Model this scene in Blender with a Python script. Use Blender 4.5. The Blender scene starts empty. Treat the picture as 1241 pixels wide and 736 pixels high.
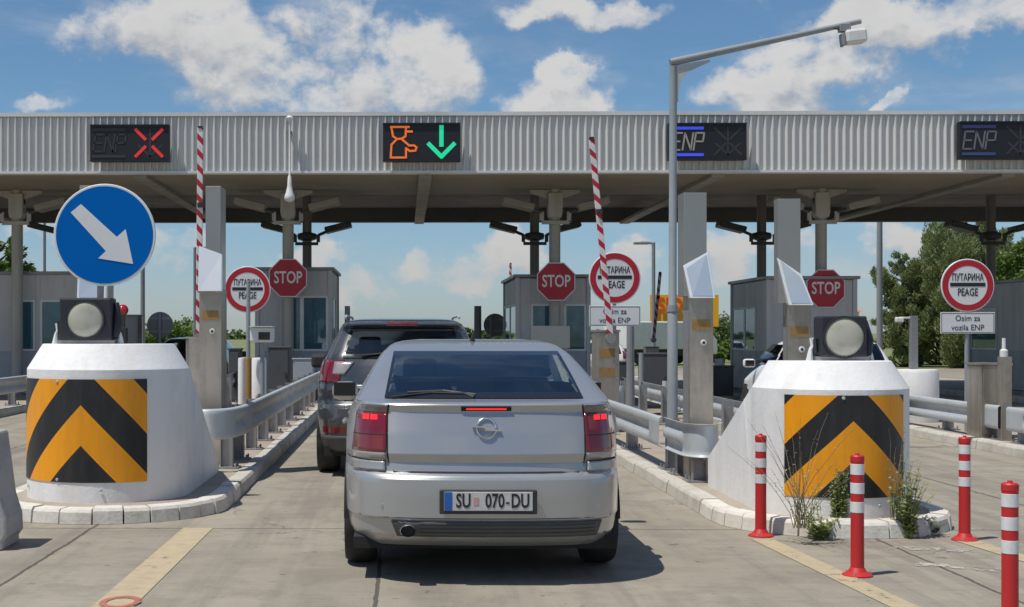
import bpy, bmesh, math, random
from mathutils import Vector, Matrix
R = math.radians
random.seed(7)
sc = bpy.context.scene
COL = sc.collection

# ------------------------------------------------------------------ camera geometry
F, PX, PY, YAW, CH = 1650.0, 465.5, 404.0, R(0.85), 1.5
CA, SA = math.cos(YAW), math.sin(YAW)
def ray(x, y):
    a = (x - PX) / F; b = (PY - y) / F
    return Vector((-SA + a * CA, CA + a * SA, b))
def at(x, y, Y):
    d = ray(x, y); return Vector((0, 0, CH)) + d * (Y / d.y)
def gnd(x, y, z=0.0):
    d = ray(x, y); return Vector((0, 0, CH)) + d * ((z - CH) / d.z)

cam = bpy.data.cameras.new('camera'); co = bpy.data.objects.new('camera', cam); COL.objects.link(co)
co.location = (0, 0, CH); co.rotation_euler = (R(90), 0, YAW)
cam.sensor_width = 36; cam.lens = F / 1241 * 36
cam.shift_x = (620.5 - PX) / 1241; cam.shift_y = (PY - 368) / 1241
cam.clip_end = 6000
sc.camera = co

# ------------------------------------------------------------------ node helpers
def newmat(name):
    m = bpy.data.materials.new(name); m.use_nodes = True
    nt = m.node_tree; nt.nodes.clear()
    out = nt.nodes.new('ShaderNodeOutputMaterial')
    return m, nt, out
class NT:
    def __init__(s, nt): s.nt = nt
    def n(s, typ, **kw):
        nd = s.nt.nodes.new(typ)
        for k, v in kw.items():
            if k.startswith('i_'):
                nd.inputs[k[2:].replace('_', ' ')].default_value = v
            else: setattr(nd, k, v)
        return nd
    def l(s, a, b): s.nt.links.new(a, b)
    def val(s, sock, v):
        if hasattr(v, 'is_output') or isinstance(v, bpy.types.NodeSocket): s.l(v, sock)
        else: sock.default_value = v
    def m(s, op, a, b=0.0, c=0.0, clamp=False):
        nd = s.n('ShaderNodeMath', operation=op, use_clamp=clamp)
        s.val(nd.inputs[0], a); s.val(nd.inputs[1], b); s.val(nd.inputs[2], c)
        return nd.outputs[0]
    def noise(s, vec, scale, detail=4, rough=.55, dist=0.0, dim='3D'):
        nd = s.n('ShaderNodeTexNoise'); nd.inputs['Scale'].default_value = scale
        nd.inputs['Detail'].default_value = detail; nd.inputs['Roughness'].default_value = rough
        nd.inputs['Distortion'].default_value = dist
        if vec is not None: s.l(vec, nd.inputs['Vector'])
        return nd.outputs['Fac']
    def ramp(s, v, lo, hi, a=0.0, b=1.0):
        nd = s.n('ShaderNodeMapRange'); nd.interpolation_type = 'SMOOTHSTEP'
        s.val(nd.inputs['Value'], v)
        nd.inputs['From Min'].default_value = lo; nd.inputs['From Max'].default_value = hi
        nd.inputs['To Min'].default_value = a; nd.inputs['To Max'].default_value = b
        return nd.outputs['Result']
    def mix(s, fac, a, b):
        nd = s.n('ShaderNodeMix', data_type='RGBA')
        s.val(nd.inputs[0], fac)
        s.val(nd.inputs[6], a if not isinstance(a, tuple) else (*a, 1) if len(a) == 3 else a)
        s.val(nd.inputs[7], b if not isinstance(b, tuple) else (*b, 1) if len(b) == 3 else b)
        return nd.outputs[2]
    def scale(s, vec, v):
        nd = s.n('ShaderNodeMapping'); nd.inputs['Scale'].default_value = v; s.l(vec, nd.inputs['Vector'])
        return nd.outputs[0]

def pbr(name, col, rough=.5, metal=0.0, dirt=.25, dscale=3.0, bump=0.0, bscale=60.0, dcol=None, streak=False, coat=0.0, emis=None, estr=0.0, spec=.5, trans=0.0):
    """base colour varied by procedural dirt / wear noise, roughness varied too, optional fine bump"""
    m, nt, out = newmat(name); N = NT(nt)
    b = N.n('ShaderNodeBsdfPrincipled'); N.l(b.outputs[0], out.inputs[0])
    tc = N.n('ShaderNodeTexCoord'); ob = tc.outputs['Object']
    geo = N.n('ShaderNodeNewGeometry'); pos = geo.outputs['Position']
    v = pos if streak is False else N.scale(pos, (4, 4, .35))
    n1 = N.noise(v, dscale, 6 if coat < .5 else 2, .65 if coat < .5 else .4); n2 = N.noise(pos, dscale * 7, 4, .6) if coat < .5 else n1
    f = N.ramp(N.m('ADD', N.m('MULTIPLY', n1, .7), N.m('MULTIPLY', n2, .3)), .42, .72, 0, dirt)
    dc = dcol or tuple(c * .45 for c in col)
    c = N.mix(f, col, dc)
    N.l(c, b.inputs['Base Color'])
    N.l(N.ramp(n1, .3, .75, max(0, rough - .06), min(1, rough + .12)), b.inputs['Roughness'])
    b.inputs['Metallic'].default_value = metal
    b.inputs['Specular IOR Level'].default_value = spec
    b.inputs['Coat Weight'].default_value = coat; b.inputs['Coat Roughness'].default_value = .05
    if emis:
        b.inputs['Emission Color'].default_value = (*emis, 1); b.inputs['Emission Strength'].default_value = estr
    if bump:
        bp = N.n('ShaderNodeBump'); bp.inputs['Strength'].default_value = bump; bp.inputs['Distance'].default_value = .01
        N.l(N.noise(pos, bscale, 5, .6), bp.inputs['Height']); N.l(bp.outputs[0], b.inputs['Normal'])
    return m

def glass(name, tint=(.12, .16, .18), refl=(.9, .95, 1.0), rough=.03, opac=.0, dif=(.02, .025, .03)):
    m, nt, out = newmat(name); N = NT(nt)
    t = N.n('ShaderNodeBsdfTransparent'); t.inputs[0].default_value = (*tint, 1)
    g = N.n('ShaderNodeBsdfGlossy'); g.inputs['Roughness'].default_value = rough; g.inputs[0].default_value = (*refl, 1)
    d = N.n('ShaderNodeBsdfDiffuse'); d.inputs[0].default_value = (*dif, 1)
    fr = N.n('ShaderNodeFresnel'); fr.inputs[0].default_value = 1.5
    geo = N.n('ShaderNodeNewGeometry')
    mx0 = N.n('ShaderNodeMixShader'); mx0.inputs[0].default_value = opac
    N.l(t.outputs[0], mx0.inputs[1]); N.l(d.outputs[0], mx0.inputs[2])
    mx = N.n('ShaderNodeMixShader')
    fac = N.m('ADD', N.m('MULTIPLY', fr.outputs[0], 1.1), N.ramp(N.noise(geo.outputs['Position'], 5, 4), .3, .8, 0.02, .06), clamp=True)
    N.l(fac, mx.inputs[0]); N.l(mx0.outputs[0], mx.inputs[1]); N.l(g.outputs[0], mx.inputs[2])
    N.l(mx.outputs[0], out.inputs[0])
    return m

M = {}
M['silver'] = pbr('silver_paint', (.44, .445, .45), .28, .55, .35, 1.2, coat=.6, dcol=(.37, .365, .35))
M['darkgrey_paint'] = pbr('dark_grey_paint', (.085, .092, .098), .3, .6, .25, 3, coat=.8, dcol=(.16, .15, .14))
M['black_paint'] = pbr('black_car_paint', (.02, .022, .028), .3, .3, .2, 3, coat=.8)
M['white_paint'] = pbr('white_car_paint', (.78, .79, .80), .35, 0, .12, 3, coat=.6)
M['rubber'] = pbr('tyre_rubber', (.022, .022, .023), .8, 0, .5, 8, dcol=(.10, .09, .08), bump=.3, bscale=80)
M['blacktrim'] = pbr('black_plastic', (.025, .026, .028), .55, 0, .35, 6, dcol=(.07, .065, .06))
M['greytrim'] = pbr('grey_plastic', (.07, .072, .075), .5, 0, .35, 6, dcol=(.12, .11, .10))
M['interior'] = pbr('seat_fabric', (.10, .10, .11), .9, 0, .3, 8)
M['seam'] = pbr('seam_gap', (.02, .02, .02), .9)
M['glass'] = glass('car_glass', (.62, .70, .72))
M['boothglass'] = glass('booth_glass', (.10, .17, .20), (.8, .92, 1.0), .02, .6, (.07, .19, .25))  # tinted panes; teal reflection put into the diffuse colour
M['frit'] = pbr('window_border', (.012, .013, .016), .12, 0, .1, 5)
M['tailred'] = pbr('tail_lamp_red', (.17, .003, .008), .16, 0, .6, 8, coat=1, dcol=(.09, .0, .005))
M['brakeon'] = pbr('brake_light_lit', (.8, .02, .02), .2, 0, .1, 8, emis=(1, .02, .02), estr=1.0)
M['lampclear'] = pbr('lamp_clear', (.40, .36, .35), .15, .3, .3, 8, coat=1)
M['lampsmoke'] = pbr('smoked_lamp', (.13, .12, .12), .15, .3, .3, 8, coat=1)
M['chrome'] = pbr('chrome', (.75, .76, .78), .12, 1, .15, 8)
M['galv'] = pbr('galvanised_steel', (.47, .50, .515), .5, .15, .5, 2.2, bump=.1, bscale=120, dcol=(.30, .29, .27))
M['galvdark'] = pbr('galvanised_post', (.33, .33, .34), .5, .5, .5, 4, dcol=(.17, .14, .11), bump=.1)
M['stainless'] = pbr('brushed_steel', (.42, .375, .325), .34, .75, .7, 1.6, dcol=(.24, .205, .16), streak=True, bump=.05, bscale=200)
M['stainlessplate'] = pbr('bare_steel_plate', (.40, .385, .36), .36, .75, .3, .8, dcol=(.30, .285, .26))
M['whitepanel'] = pbr('white_gloss_panel', (.80, .82, .85), .10, .1, .08, 2, coat=1)
M['mirrorpanel'] = pbr('polished_panel', (.58, .64, .70), .18, .35, .08, 2)  # pale blue base colour stands in for part of the reflected sky
M['whiteconc'] = pbr('white_painted_concrete', (.80, .795, .785), .65, 0, .36, 1.1, bump=.3, bscale=30, dcol=(.46, .43, .37), streak=True)
M['greyconc'] = pbr('grey_concrete', (.42, .42, .41), .8, 0, .5, 3, bump=.4, bscale=50, dcol=(.22, .21, .19))
M['kerb'] = pbr('kerb_stone', (.52, .49, .43), .8, 0, .65, 3.2, bump=.5, bscale=45, dcol=(.27, .24, .19))
M['island'] = pbr('island_paving', (.36, .31, .25), .85, 0, .6, 2.0, bump=.5, bscale=40, dcol=(.22, .18, .14))
M['orange'] = None
M['whitemetal'] = pbr('white_enamel', (.70, .71, .70), .45, 0, .3, 3, dcol=(.42, .40, .36))
M['signwhite'] = pbr('sign_white', (.70, .71, .72), .4, 0, .18, 4, dcol=(.48, .47, .44))
M['signred'] = pbr('sign_red', (.42, .010, .026), .4, 0, .2, 4)
M['signblue'] = pbr('sign_blue', (.0, .125, .46), .55, 0, .1, 2, dcol=(.0, .10, .38), spec=.06)
M['signblack'] = pbr('sign_black', (.015, .016, .018), .5, 0, .2, 5)
M['lightgrey'] = pbr('light_grey_paint', (.27, .295, .31), .45, 0, .3, 3)
M['midgrey'] = pbr('mid_grey_paint', (.22, .225, .23), .5, 0, .35, 3)
M['darkgrey'] = pbr('dark_grey_metal', (.075, .08, .085), .55, .1, .35, 3)
M['boothwall'] = pbr('booth_panel_grey', (.52, .515, .51), .5, .0, .3, 1.5, streak=True)
M['lightframe'] = pbr('light_window_frame', (.72, .72, .72), .45)
M['boothdark'] = pbr('booth_panel_dark', (.26, .26, .265), .45, .2, .3, 1.5)
M['boothbase'] = pbr('booth_base', (.36, .39, .42), .5, 0, .35, 2)
M['clad'] = pbr('white_corrugated_steel', (.62, .615, .60), .45, .0, .14, .8, dcol=(.40, .39, .36), streak=True)
M['trim'] = pbr('white_roof_trim', (.66, .66, .66), .45, 0, .25, 1.5)
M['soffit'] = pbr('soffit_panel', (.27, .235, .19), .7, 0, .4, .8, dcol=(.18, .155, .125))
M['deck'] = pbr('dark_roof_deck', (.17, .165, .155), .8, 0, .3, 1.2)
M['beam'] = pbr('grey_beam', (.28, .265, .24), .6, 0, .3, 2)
M['column'] = pbr('painted_column', (.40, .385, .35), .5, 0, .4, 1.8, streak=True)
M['columndark'] = pbr('shaded_steel_column', (.22, .21, .20), .5, .1, .3, 2)  # rear columns: canopy shade put into a darker colour
M['blacklamp'] = pbr('black_housing', (.022, .024, .03), .5, 0, .3, 6)
M['lens'] = pbr('frosted_lens', (.42, .41, .34), .25, 0, .6, 7, dcol=(.24, .25, .16), coat=.5)
M['bollardred'] = pbr('bollard_red', (.50, .018, .02), .5, 0, .3, 9, dcol=(.35, .03, .025))
M['reflective'] = pbr('reflective_band', (.72, .73, .74), .35, .1, .35, 12, dcol=(.42, .41, .40))
M['armwhite'] = pbr('arm_white', (.75, .74, .73), .4)
M['yellowbb'] = pbr('billboard_yellow', (.85, .42, .01), .6, 0, .1, .5)
M['orangetext'] = pbr('billboard_red', (.75, .10, .01), .6)
M['browntext'] = pbr('billboard_brown', (.35, .16, .02), .6)
M['redball'] = pbr('red_lamp_glass', (.45, .01, .03), .15, 0, .2, 9, coat=1)
M['label'] = pbr('brown_sticker', (.33, .19, .06), .6, 0, .7, 20, dcol=(.15, .10, .05))
M['plateblue'] = pbr('plate_blue', (.02, .12, .42), .4)
M['roofred'] = pbr('orange_roof', (.62, .16, .05), .7)
M['bark'] = pbr('bark', (.10, .08, .06), .9, 0, .4, 8)
M['panelblack'] = pbr('display_black', (.009, .010, .014), .5, 0, .2, 9)
M['unlit'] = pbr('unlit_diodes', (.036, .038, .046), .5)
M['unlitblue'] = pbr('dim_blue_diodes', (.04, .055, .15), .4, emis=(.1, .15, .6), estr=.06)
M['enpgrey'] = pbr('dim_white_diodes', (.20, .19, .19), .5, emis=(.7, .65, .6), estr=.12)
M['enpdim'] = pbr('faint_white_diodes', (.10, .10, .12), .5, emis=(.6, .6, .7), estr=.05)
M['ledblue'] = pbr('blue_diodes', (.03, .04, .5), .4, emis=(.06, .10, .95), estr=.55)
M['ledred'] = pbr('red_diodes', (.6, .03, .03), .4, emis=(1, .05, .05), estr=.24)
M['ledorange'] = pbr('orange_diodes', (.6, .15, .02), .4, emis=(1, .20, .03), estr=.42)
M['ledgreen'] = pbr('green_diodes', (.02, .5, .25), .4, emis=(.01, .85, .40), estr=.48)

def chevron_mat(name, kdark):
    """orange/black chevrons; UV = metres from the chevron apex line, metres below panel top"""
    m, nt, out = newmat(name); N = NT(nt)
    b = N.n('ShaderNodeBsdfPrincipled'); N.l(b.outputs[0], out.inputs[0])
    uv = N.n('ShaderNodeUVMap'); sp = N.n('ShaderNodeSeparateXYZ'); N.l(uv.outputs[0], sp.inputs[0])
    t = N.m('SUBTRACT', sp.outputs[1], N.m('MULTIPLY', N.m('ABSOLUTE', sp.outputs[0]), 1.05))
    k = N.m('DIVIDE', N.m('ADD', N.m('SUBTRACT', t, .64 * .84), 8 * .328), 2 * .328)
    st = N.m('GREATER_THAN', N.m('FRACT', k), .5)
    geo = N.n('ShaderNodeNewGeometry'); pos = geo.outputs['Position']
    grime = N.ramp(N.noise(N.scale(pos, (6, 6, 1.2)), 2.2, 6, .7), .4, .75, 0, .55)
    orange = N.mix(grime, (.90, .35, .004), (.68, .26, .015)); black = N.mix(grime, (.016, .016, .018), (.045, .042, .04))
    N.l(N.mix(st, black, orange), b.inputs['Base Color'])
    b.inputs['Roughness'].default_value = .38
    bp = N.n('ShaderNodeBump'); bp.inputs['Strength'].default_value = .15; bp.inputs['Distance'].default_value = .01
    N.l(N.noise(pos, 7, 3, .5), bp.inputs['Height']); N.l(bp.outputs[0], b.inputs['Normal'])
    return m
M['chevron'] = chevron_mat('chevron_sheet', 0)

m, nt, out = newmat('red_white_stripes'); N = NT(nt)
b = N.n('ShaderNodeBsdfPrincipled'); N.l(b.outputs[0], out.inputs[0]); tc_ = N.n('ShaderNodeTexCoord'); sp = N.n('ShaderNodeSeparateXYZ'); N.l(tc_.outputs['Object'], sp.inputs[0])
k_ = N.m('FRACT', N.m('DIVIDE', N.m('ADD', sp.outputs[2], N.m('MULTIPLY', sp.outputs[0], 1.1)), .21))
dirt_ = N.ramp(N.noise(tc_.outputs['Object'], 9, 6, .7), .4, .7, 0, .5)
N.l(N.mix(N.m('LESS_THAN', k_, .44), N.mix(dirt_, (.72, .70, .69), (.48, .46, .43)), N.mix(dirt_, (.45, .012, .03), (.28, .02, .03))), b.inputs['Base Color']); b.inputs['Roughness'].default_value = .5
M['stripes'] = m
def foliage_mat(name, c1, c2):
    m, nt, out = newmat(name); N = NT(nt)
    geo = N.n('ShaderNodeNewGeometry'); pos = geo.outputs['Position']
    f = N.ramp(N.noise(pos, 1.3, 5, .7), .3, .7)
    f2 = geo.outputs['Random Per Island']
    c = N.mix(N.m('MULTIPLY', N.m('ADD', f, f2), .5), c1, c2)
    d = N.n('ShaderNodeBsdfPrincipled'); N.l(c, d.inputs['Base Color']); d.inputs['Roughness'].default_value = .6
    t = N.n('ShaderNodeBsdfTranslucent'); N.l(c, t.inputs[0])
    mx = N.n('ShaderNodeMixShader'); mx.inputs[0].default_value = .25
    N.l(d.outputs[0], mx.inputs[1]); N.l(t.outputs[0], mx.inputs[2]); N.l(mx.outputs[0], out.inputs[0])
    return m
M['pine'] = foliage_mat('pine_needles', (.11, .15, .05), (.26, .31, .12))
M['leafgreen'] = foliage_mat('bright_leaves', (.07, .13, .02), (.16, .24, .04))
M['leafdark'] = foliage_mat('dark_leaves', (.07, .11, .035), (.15, .20, .07))
M['weed'] = foliage_mat('weed_leaves', (.24, .30, .10), (.42, .46, .20))
M['drystalk'] = foliage_mat('dry_stalks', (.26, .22, .13), (.36, .32, .2))

# ------------------------------------------------------------------ mesh builder
class MB:
    def __init__(s): s.v = []; s.f = []; s.nofix = False
    def add(s, vs, fs):
        o = len(s.v); s.v += [tuple(v) for v in vs]; s.f += [tuple(i + o for i in f) for f in fs]; return s
    def box(s, x0, x1, y0, y1, z0, z1, mat=None):
        vs = [Vector((x, y, z)) for z in (z0, z1) for x, y in ((x0, y0), (x1, y0), (x1, y1), (x0, y1))]
        if mat: vs = [mat @ v for v in vs]
        return s.add(vs, [(0, 3, 2, 1), (4, 5, 6, 7), (0, 1, 5, 4), (1, 2, 6, 5), (2, 3, 7, 6), (3, 0, 4, 7)])
    def cbox(s, c, size, rot=None):
        m = Matrix.Translation(c)
        if rot: m = m @ rot
        a, b, d = (q / 2 for q in size)
        return s.box(-a, a, -b, b, -d, d, m)
    def tube(s, pts, rad, n=12, cap=True):
        pts = [Vector(p) for p in pts]; k = len(pts)
        rads = rad if isinstance(rad, (list, tuple)) else [rad] * k
        rings = []; prev = None
        for i, p in enumerate(pts):
            d = (pts[min(i + 1, k - 1)] - pts[max(i - 1, 0)]).normalized()
            if prev is None:
                a = d.orthogonal().normalized()
            else:
                a = (prev - d * prev.dot(d)).normalized()
            prev = a; b = d.cross(a)
            rings.append([p + (a * math.cos(2 * math.pi * j / n) + b * math.sin(2 * math.pi * j / n)) * rads[i] for j in range(n)])
        vs = [v for r in rings for v in r]; fs = []
        for i in range(k - 1):
            for j in range(n):
                fs.append((i * n + j, i * n + (j + 1) % n, (i + 1) * n + (j + 1) % n, (i + 1) * n + j))
        if cap: fs += [tuple(range(n))[::-1], tuple((k - 1) * n + j for j in range(n))]
        return s.add(vs, fs)
    def lathe(s, prof, n=32, c=(0, 0, 0), mat=None):
        """prof: (r, z)"""
        vs = []; fs = []
        for r, z in prof:
            for j in range(n):
                a = 2 * math.pi * j / n
                v = Vector((r * math.cos(a), r * math.sin(a), z))
                vs.append((mat @ v) if mat else v + Vector(c))
        k = len(prof)
        for i in range(k - 1):
            for j in range(n):
                fs.append((i * n + j, i * n + (j + 1) % n, (i + 1) * n + (j + 1) % n, (i + 1) * n + j))
        fs += [tuple(range(n))[::-1], tuple((k - 1) * n + j for j in range(n))]
        return s.add(vs, fs)
    def prism(s, poly, y0, y1, mat=None):
        """poly (x,z) extruded along y"""
        n = len(poly)
        vs = [Vector((x, y, z)) for y in (y0, y1) for x, z in poly]
        if mat: vs = [mat @ v for v in vs]
        fs = [tuple(range(n)), tuple(range(2 * n - 1, n - 1, -1))] + [(i, i + n, (i + 1) % n + n, (i + 1) % n) for i in range(n)]
        return s.add(vs, fs)
    def prismz(s, poly, z0, z1):
        n = len(poly)
        vs = [Vector((x, y, z)) for z in (z0, z1) for x, y in poly]
        fs = [tuple(range(n))[::-1], tuple(range(n, 2 * n))] + [(i, (i + 1) % n, (i + 1) % n + n, i + n) for i in range(n)]
        return s.add(vs, fs)
    def build(s, name, mat, parent=None, smooth=False, bevel=0.0, loc=None, fix=True, angle=40):
        me = bpy.data.meshes.new(name); me.from_pydata(s.v, [], s.f); me.update()
        if fix and not s.nofix:
            bm = bmesh.new(); bm.from_mesh(me); bmesh.ops.recalc_face_normals(bm, faces=bm.faces); bm.to_mesh(me); bm.free()
        o = bpy.data.objects.new(name, me); COL.objects.link(o)
        if mat: me.materials.append(mat)
        if smooth:
            me.polygons.foreach_set('use_smooth', [True] * len(me.polygons))
            me.set_sharp_from_angle(angle=R(angle))
        if bevel:
            b = o.modifiers.new('bevel', 'BEVEL'); b.width = bevel; b.segments = 2; b.limit_method = 'ANGLE'; b.angle_limit = R(40)
        if parent: o.parent = parent
        if loc is not None: o.location = loc
        return o

def tag(o, label=None, cat=None, group=None, kind=None):
    if label: o['label'] = label
    if cat: o['category'] = cat
    if group: o['group'] = group
    if kind: o['kind'] = kind
    return o
def thing(name, loc, label, cat, group=None, rz=0.0):
    o = bpy.data.objects.new(name, None); COL.objects.link(o); o.location = loc; o.rotation_euler = (0, 0, rz)
    o.empty_display_size = .2
    return tag(o, label, cat, group)
def dup(o, loc=None, label=None, parent=None, rz=None):
    c = o.copy(); COL.objects.link(c)
    if parent: c.parent = parent
    if loc is not None: c.location = loc
    if rz is not None: c.rotation_euler = (0, 0, rz)
    if label: c['label'] = label
    for ch in list(o.children): dup(ch, parent=c)
    return c
def struct(o): o['kind'] = 'structure'; return o

def text(name, s, size, mat, parent, loc, sx=1.0, depth=.004, rotz=0.0, shear=0.0, align='CENTER', bold=0.0):
    """a line of writing as mesh, facing -Y, centred on loc"""
    cu = bpy.data.curves.new(name, 'FONT'); cu.body = s; cu.size = size; cu.align_x = align; cu.align_y = 'CENTER'
    cu.extrude = depth / 2; cu.resolution_u = 3; cu.shear = shear; cu.offset = bold
    t = bpy.data.objects.new(name, cu); COL.objects.link(t)
    bpy.context.view_layer.update()
    me = bpy.data.meshes.new_from_object(t.evaluated_get(bpy.context.evaluated_depsgraph_get()))
    bpy.data.objects.remove(t)
    mt = Matrix.Rotation(rotz, 4, 'Z') @ Matrix.Rotation(R(90), 4, 'X') @ Matrix.Diagonal((sx, 1, 1, 1))
    me.transform(mt); me.materials.clear(); me.materials.append(mat); me.name = name
    o = bpy.data.objects.new(name, me); COL.objects.link(o); o.parent = parent; o.location = loc
    return o
# ------------------------------------------------------------------ world, sun
SL = Vector((.36, .20, -1)).normalized()            # direction the sunlight travels
ELEV = math.asin(-SL.z); AZ = math.atan2(-SL.x, -SL.y)   # compass angle of the sun from +Y clockwise
sun = bpy.data.lights.new('sun', 'SUN'); sun.energy = 4.2; sun.angle = R(.5); sun.color = (1, .95, .87)
so = bpy.data.objects.new('sun', sun); COL.objects.link(so)
so.rotation_euler = SL.to_track_quat('-Z', 'Y').to_euler()

w = bpy.data.worlds.new('World'); sc.world = w; w.use_nodes = True
nt = w.node_tree; nt.nodes.clear(); N = NT(nt)
sky = N.n('ShaderNodeTexSky', sky_type='NISHITA'); sky.sun_disc = False
sky.sun_elevation = ELEV; sky.sun_rotation = AZ; sky.air_density = 1.0; sky.dust_density = .35; sky.ozone_density = 2.5; sky.altitude = 100
tc = N.n('ShaderNodeTexCoord'); sp = N.n('ShaderNodeSeparateXYZ'); N.l(tc.outputs['Generated'], sp.inputs[0])
X, Y_, Z = sp.outputs
az = N.m('ARCTAN2', X, Y_); el = N.m('ARCSINE', Z)
cw = N.n('ShaderNodeCombineXYZ'); N.l(az, cw.inputs[0]); N.l(el, cw.inputs[1])
nw = N.n('ShaderNodeTexNoise'); nw.inputs['Scale'].default_value = 16; nw.inputs['Detail'].default_value = 7; nw.inputs['Roughness'].default_value = .58; N.l(cw.outputs[0], nw.inputs['Vector'])
sw = N.n('ShaderNodeSeparateColor'); N.l(nw.outputs['Color'], sw.inputs[0])
azw = N.m('ADD', az, N.m('MULTIPLY', N.m('SUBTRACT', sw.outputs[0], .5), .10)); elw = N.m('ADD', el, N.m('MULTIPLY', N.m('SUBTRACT', sw.outputs[1], .5), .075))
def azel(x, y):
    d = ray(x, y).normalized(); return math.atan2(d.x, d.y), math.asin(d.z)
cb = N.n('ShaderNodeCombineXYZ'); N.l(az, cb.inputs[0]); N.l(N.m('MULTIPLY', el, 1.35), cb.inputs[1])
cb2 = N.n('ShaderNodeCombineXYZ'); N.l(N.m('ADD', az, -.006), cb2.inputs[0]); N.l(N.m('ADD', N.m('MULTIPLY', el, 1.35), .013), cb2.inputs[1])
def fbm(vec):
    return N.noise(vec, 22, 10, .62, .15)
# cloud masses: (x, y, half width, half height) in photograph pixels turned into azimuth and elevation on the sky
blobs = [(230, 40, 140, 60, 1.0), (310, 90, 110, 50, .85), (400, 20, 60, 60, .7), (490, 90, 100, 62, 1.0), (420, 125, 80, 40, .8), (45, 122, 38, 16, .62), (670, 120, 74, 38, .95), (690, 92, 38, 24, .9),
         (700, 6, 130, 24, .85), (930, 115, 105, 40, .95), (985, 85, 85, 48, 1.0), (1080, 35, 130, 34, .95), (1180, 22, 120, 30, .9), (1078, 113, 18, 13, .75),
         (612, 312, 42, 32, .95), (575, 330, 50, 22, .85), (385, 322, 48, 30, .9), (420, 350, 60, 24, .7), (885, 312, 44, 30, .9), (960, 300, 30, 20, .7), (1110, 288, 60, 26, .95), (770, 312, 34, 22, .8), (500, 328, 40, 18, .7),
         (200, 300, 60, 22, .6), (60, 270, 60, 24, .6), (1060, 330, 60, 18, .6)]
# further clouds outside the photograph's frame, so that the sky holds from other views and in reflections
random.seed(3)
for i in range(26):
    a = random.uniform(.6, 5.7); e = random.uniform(.10, .8)
    blobs.append(('w', a, e, random.uniform(.10, .28), random.uniform(.05, .12), random.uniform(.7, 1)))
def shape(dx=0.0, dz=0.0):
    tot = None
    for b in blobs:
        if b[0] == 'w':
            _, a0, e0, ra, re, k = b
            if a0 > math.pi: a0 -= 2 * math.pi
        else:
            x, y, hw, hh, k = b; a0, e0 = azel(x, y); ra = hw / F; re = hh / F
        u = N.m('DIVIDE', N.m('SUBTRACT', azw, a0 - dx), ra); v = N.m('DIVIDE', N.m('SUBTRACT', elw, e0 - dz), re)
        r2 = N.m('ADD', N.m('MULTIPLY', u, u), N.m('MULTIPLY', v, v))
        g = N.m('MULTIPLY', N.m('SUBTRACT', 1.25, r2, clamp=True), k)
        tot = g if tot is None else N.m('MAXIMUM', tot, g)
    return tot
mass = shape()
d1 = N.m('ADD', N.m('MULTIPLY', mass, .50), fbm(cb.outputs[0]))
d2 = N.m('ADD', N.m('MULTIPLY', shape(0, .016), .50), fbm(cb2.outputs[0]))
wisp = N.noise(N.scale(cb.outputs[0], (2.2, 6, 1)), 3.5, 6, .6, .3)
dens = N.ramp(d1, .60, 1.0)
dens = N.m('MAXIMUM', dens, N.ramp(N.m('ADD', wisp, N.m('MULTIPLY', mass, .12)), .45, .85, 0, .40))
light = N.ramp(N.m('SUBTRACT', d1, d2), -.24, .17)         # lit tops, greyer undersides
core = N.ramp(d1, .85, 1.15)
low = N.ramp(el, .0, .14)
ccol = N.mix(light, (4.5, 4.7, 4.95), (7.4, 7.25, 7.0))
ccol = N.mix(N.m('MULTIPLY', core, .3), ccol, (5.4, 5.45, 5.5))
warm = N.mix(low, (5.6, 5.4, 5.25), ccol)
# deepen and tint the clear air slightly, paler toward the horizon
tint = N.n('ShaderNodeMix', data_type='RGBA', blend_type='MULTIPLY'); tint.inputs[0].default_value = 1
N.l(sky.outputs[0], tint.inputs[6]); N.l(N.mix(low, (.68, .80, 1.03), (.66, .85, .97)), tint.inputs[7])
full = N.mix(N.m('MULTIPLY', dens, .93), tint.outputs[2], warm)
bg = N.n('ShaderNodeBackground'); bg.inputs[1].default_value = .095; N.l(full, bg.inputs[0])
out = N.n('ShaderNodeOutputWorld'); N.l(bg.outputs[0], out.inputs[0])
w.cycles.sampling_method = 'MANUAL'; w.cycles.sample_map_resolution = 512

vs = sc.view_settings; vs.view_transform = 'Standard'; vs.look = 'None'; vs.gamma = 1; vs.use_curve_mapping = False; vs.exposure = 0
sc.cycles.max_bounces = 8; sc.cycles.transparent_max_bounces = 12; sc.cycles.use_denoising = True

# ------------------------------------------------------------------ ground
def grid_sheet(name, x0, x1, y0, y1, z, mat, nx=1, ny=1):
    b = MB(); vs = [(x0 + (x1 - x0) * i / nx, y0 + (y1 - y0) * j / ny, z) for j in range(ny + 1) for i in range(nx + 1)]
    fs = [(j * (nx + 1) + i, j * (nx + 1) + i + 1, (j + 1) * (nx + 1) + i + 1, (j + 1) * (nx + 1) + i) for j in range(ny) for i in range(nx)]
    b.add(vs, fs); return struct(b.build(name, mat, fix=False))
m, nt, o_ = newmat('grass_field'); N = NT(nt)
b = N.n('ShaderNodeBsdfPrincipled'); N.l(b.outputs[0], o_.inputs[0]); geo = N.n('ShaderNodeNewGeometry'); pos = geo.outputs['Position']
N.l(N.mix(N.ramp(N.noise(pos, .25, 8, .65), .35, .65), (.11, .16, .04), (.22, .21, .10)), b.inputs['Base Color']); b.inputs['Roughness'].default_value = .9
grid_sheet('grass_ground', -2500, 2500, -500, 5000, -.02, m)

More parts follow.
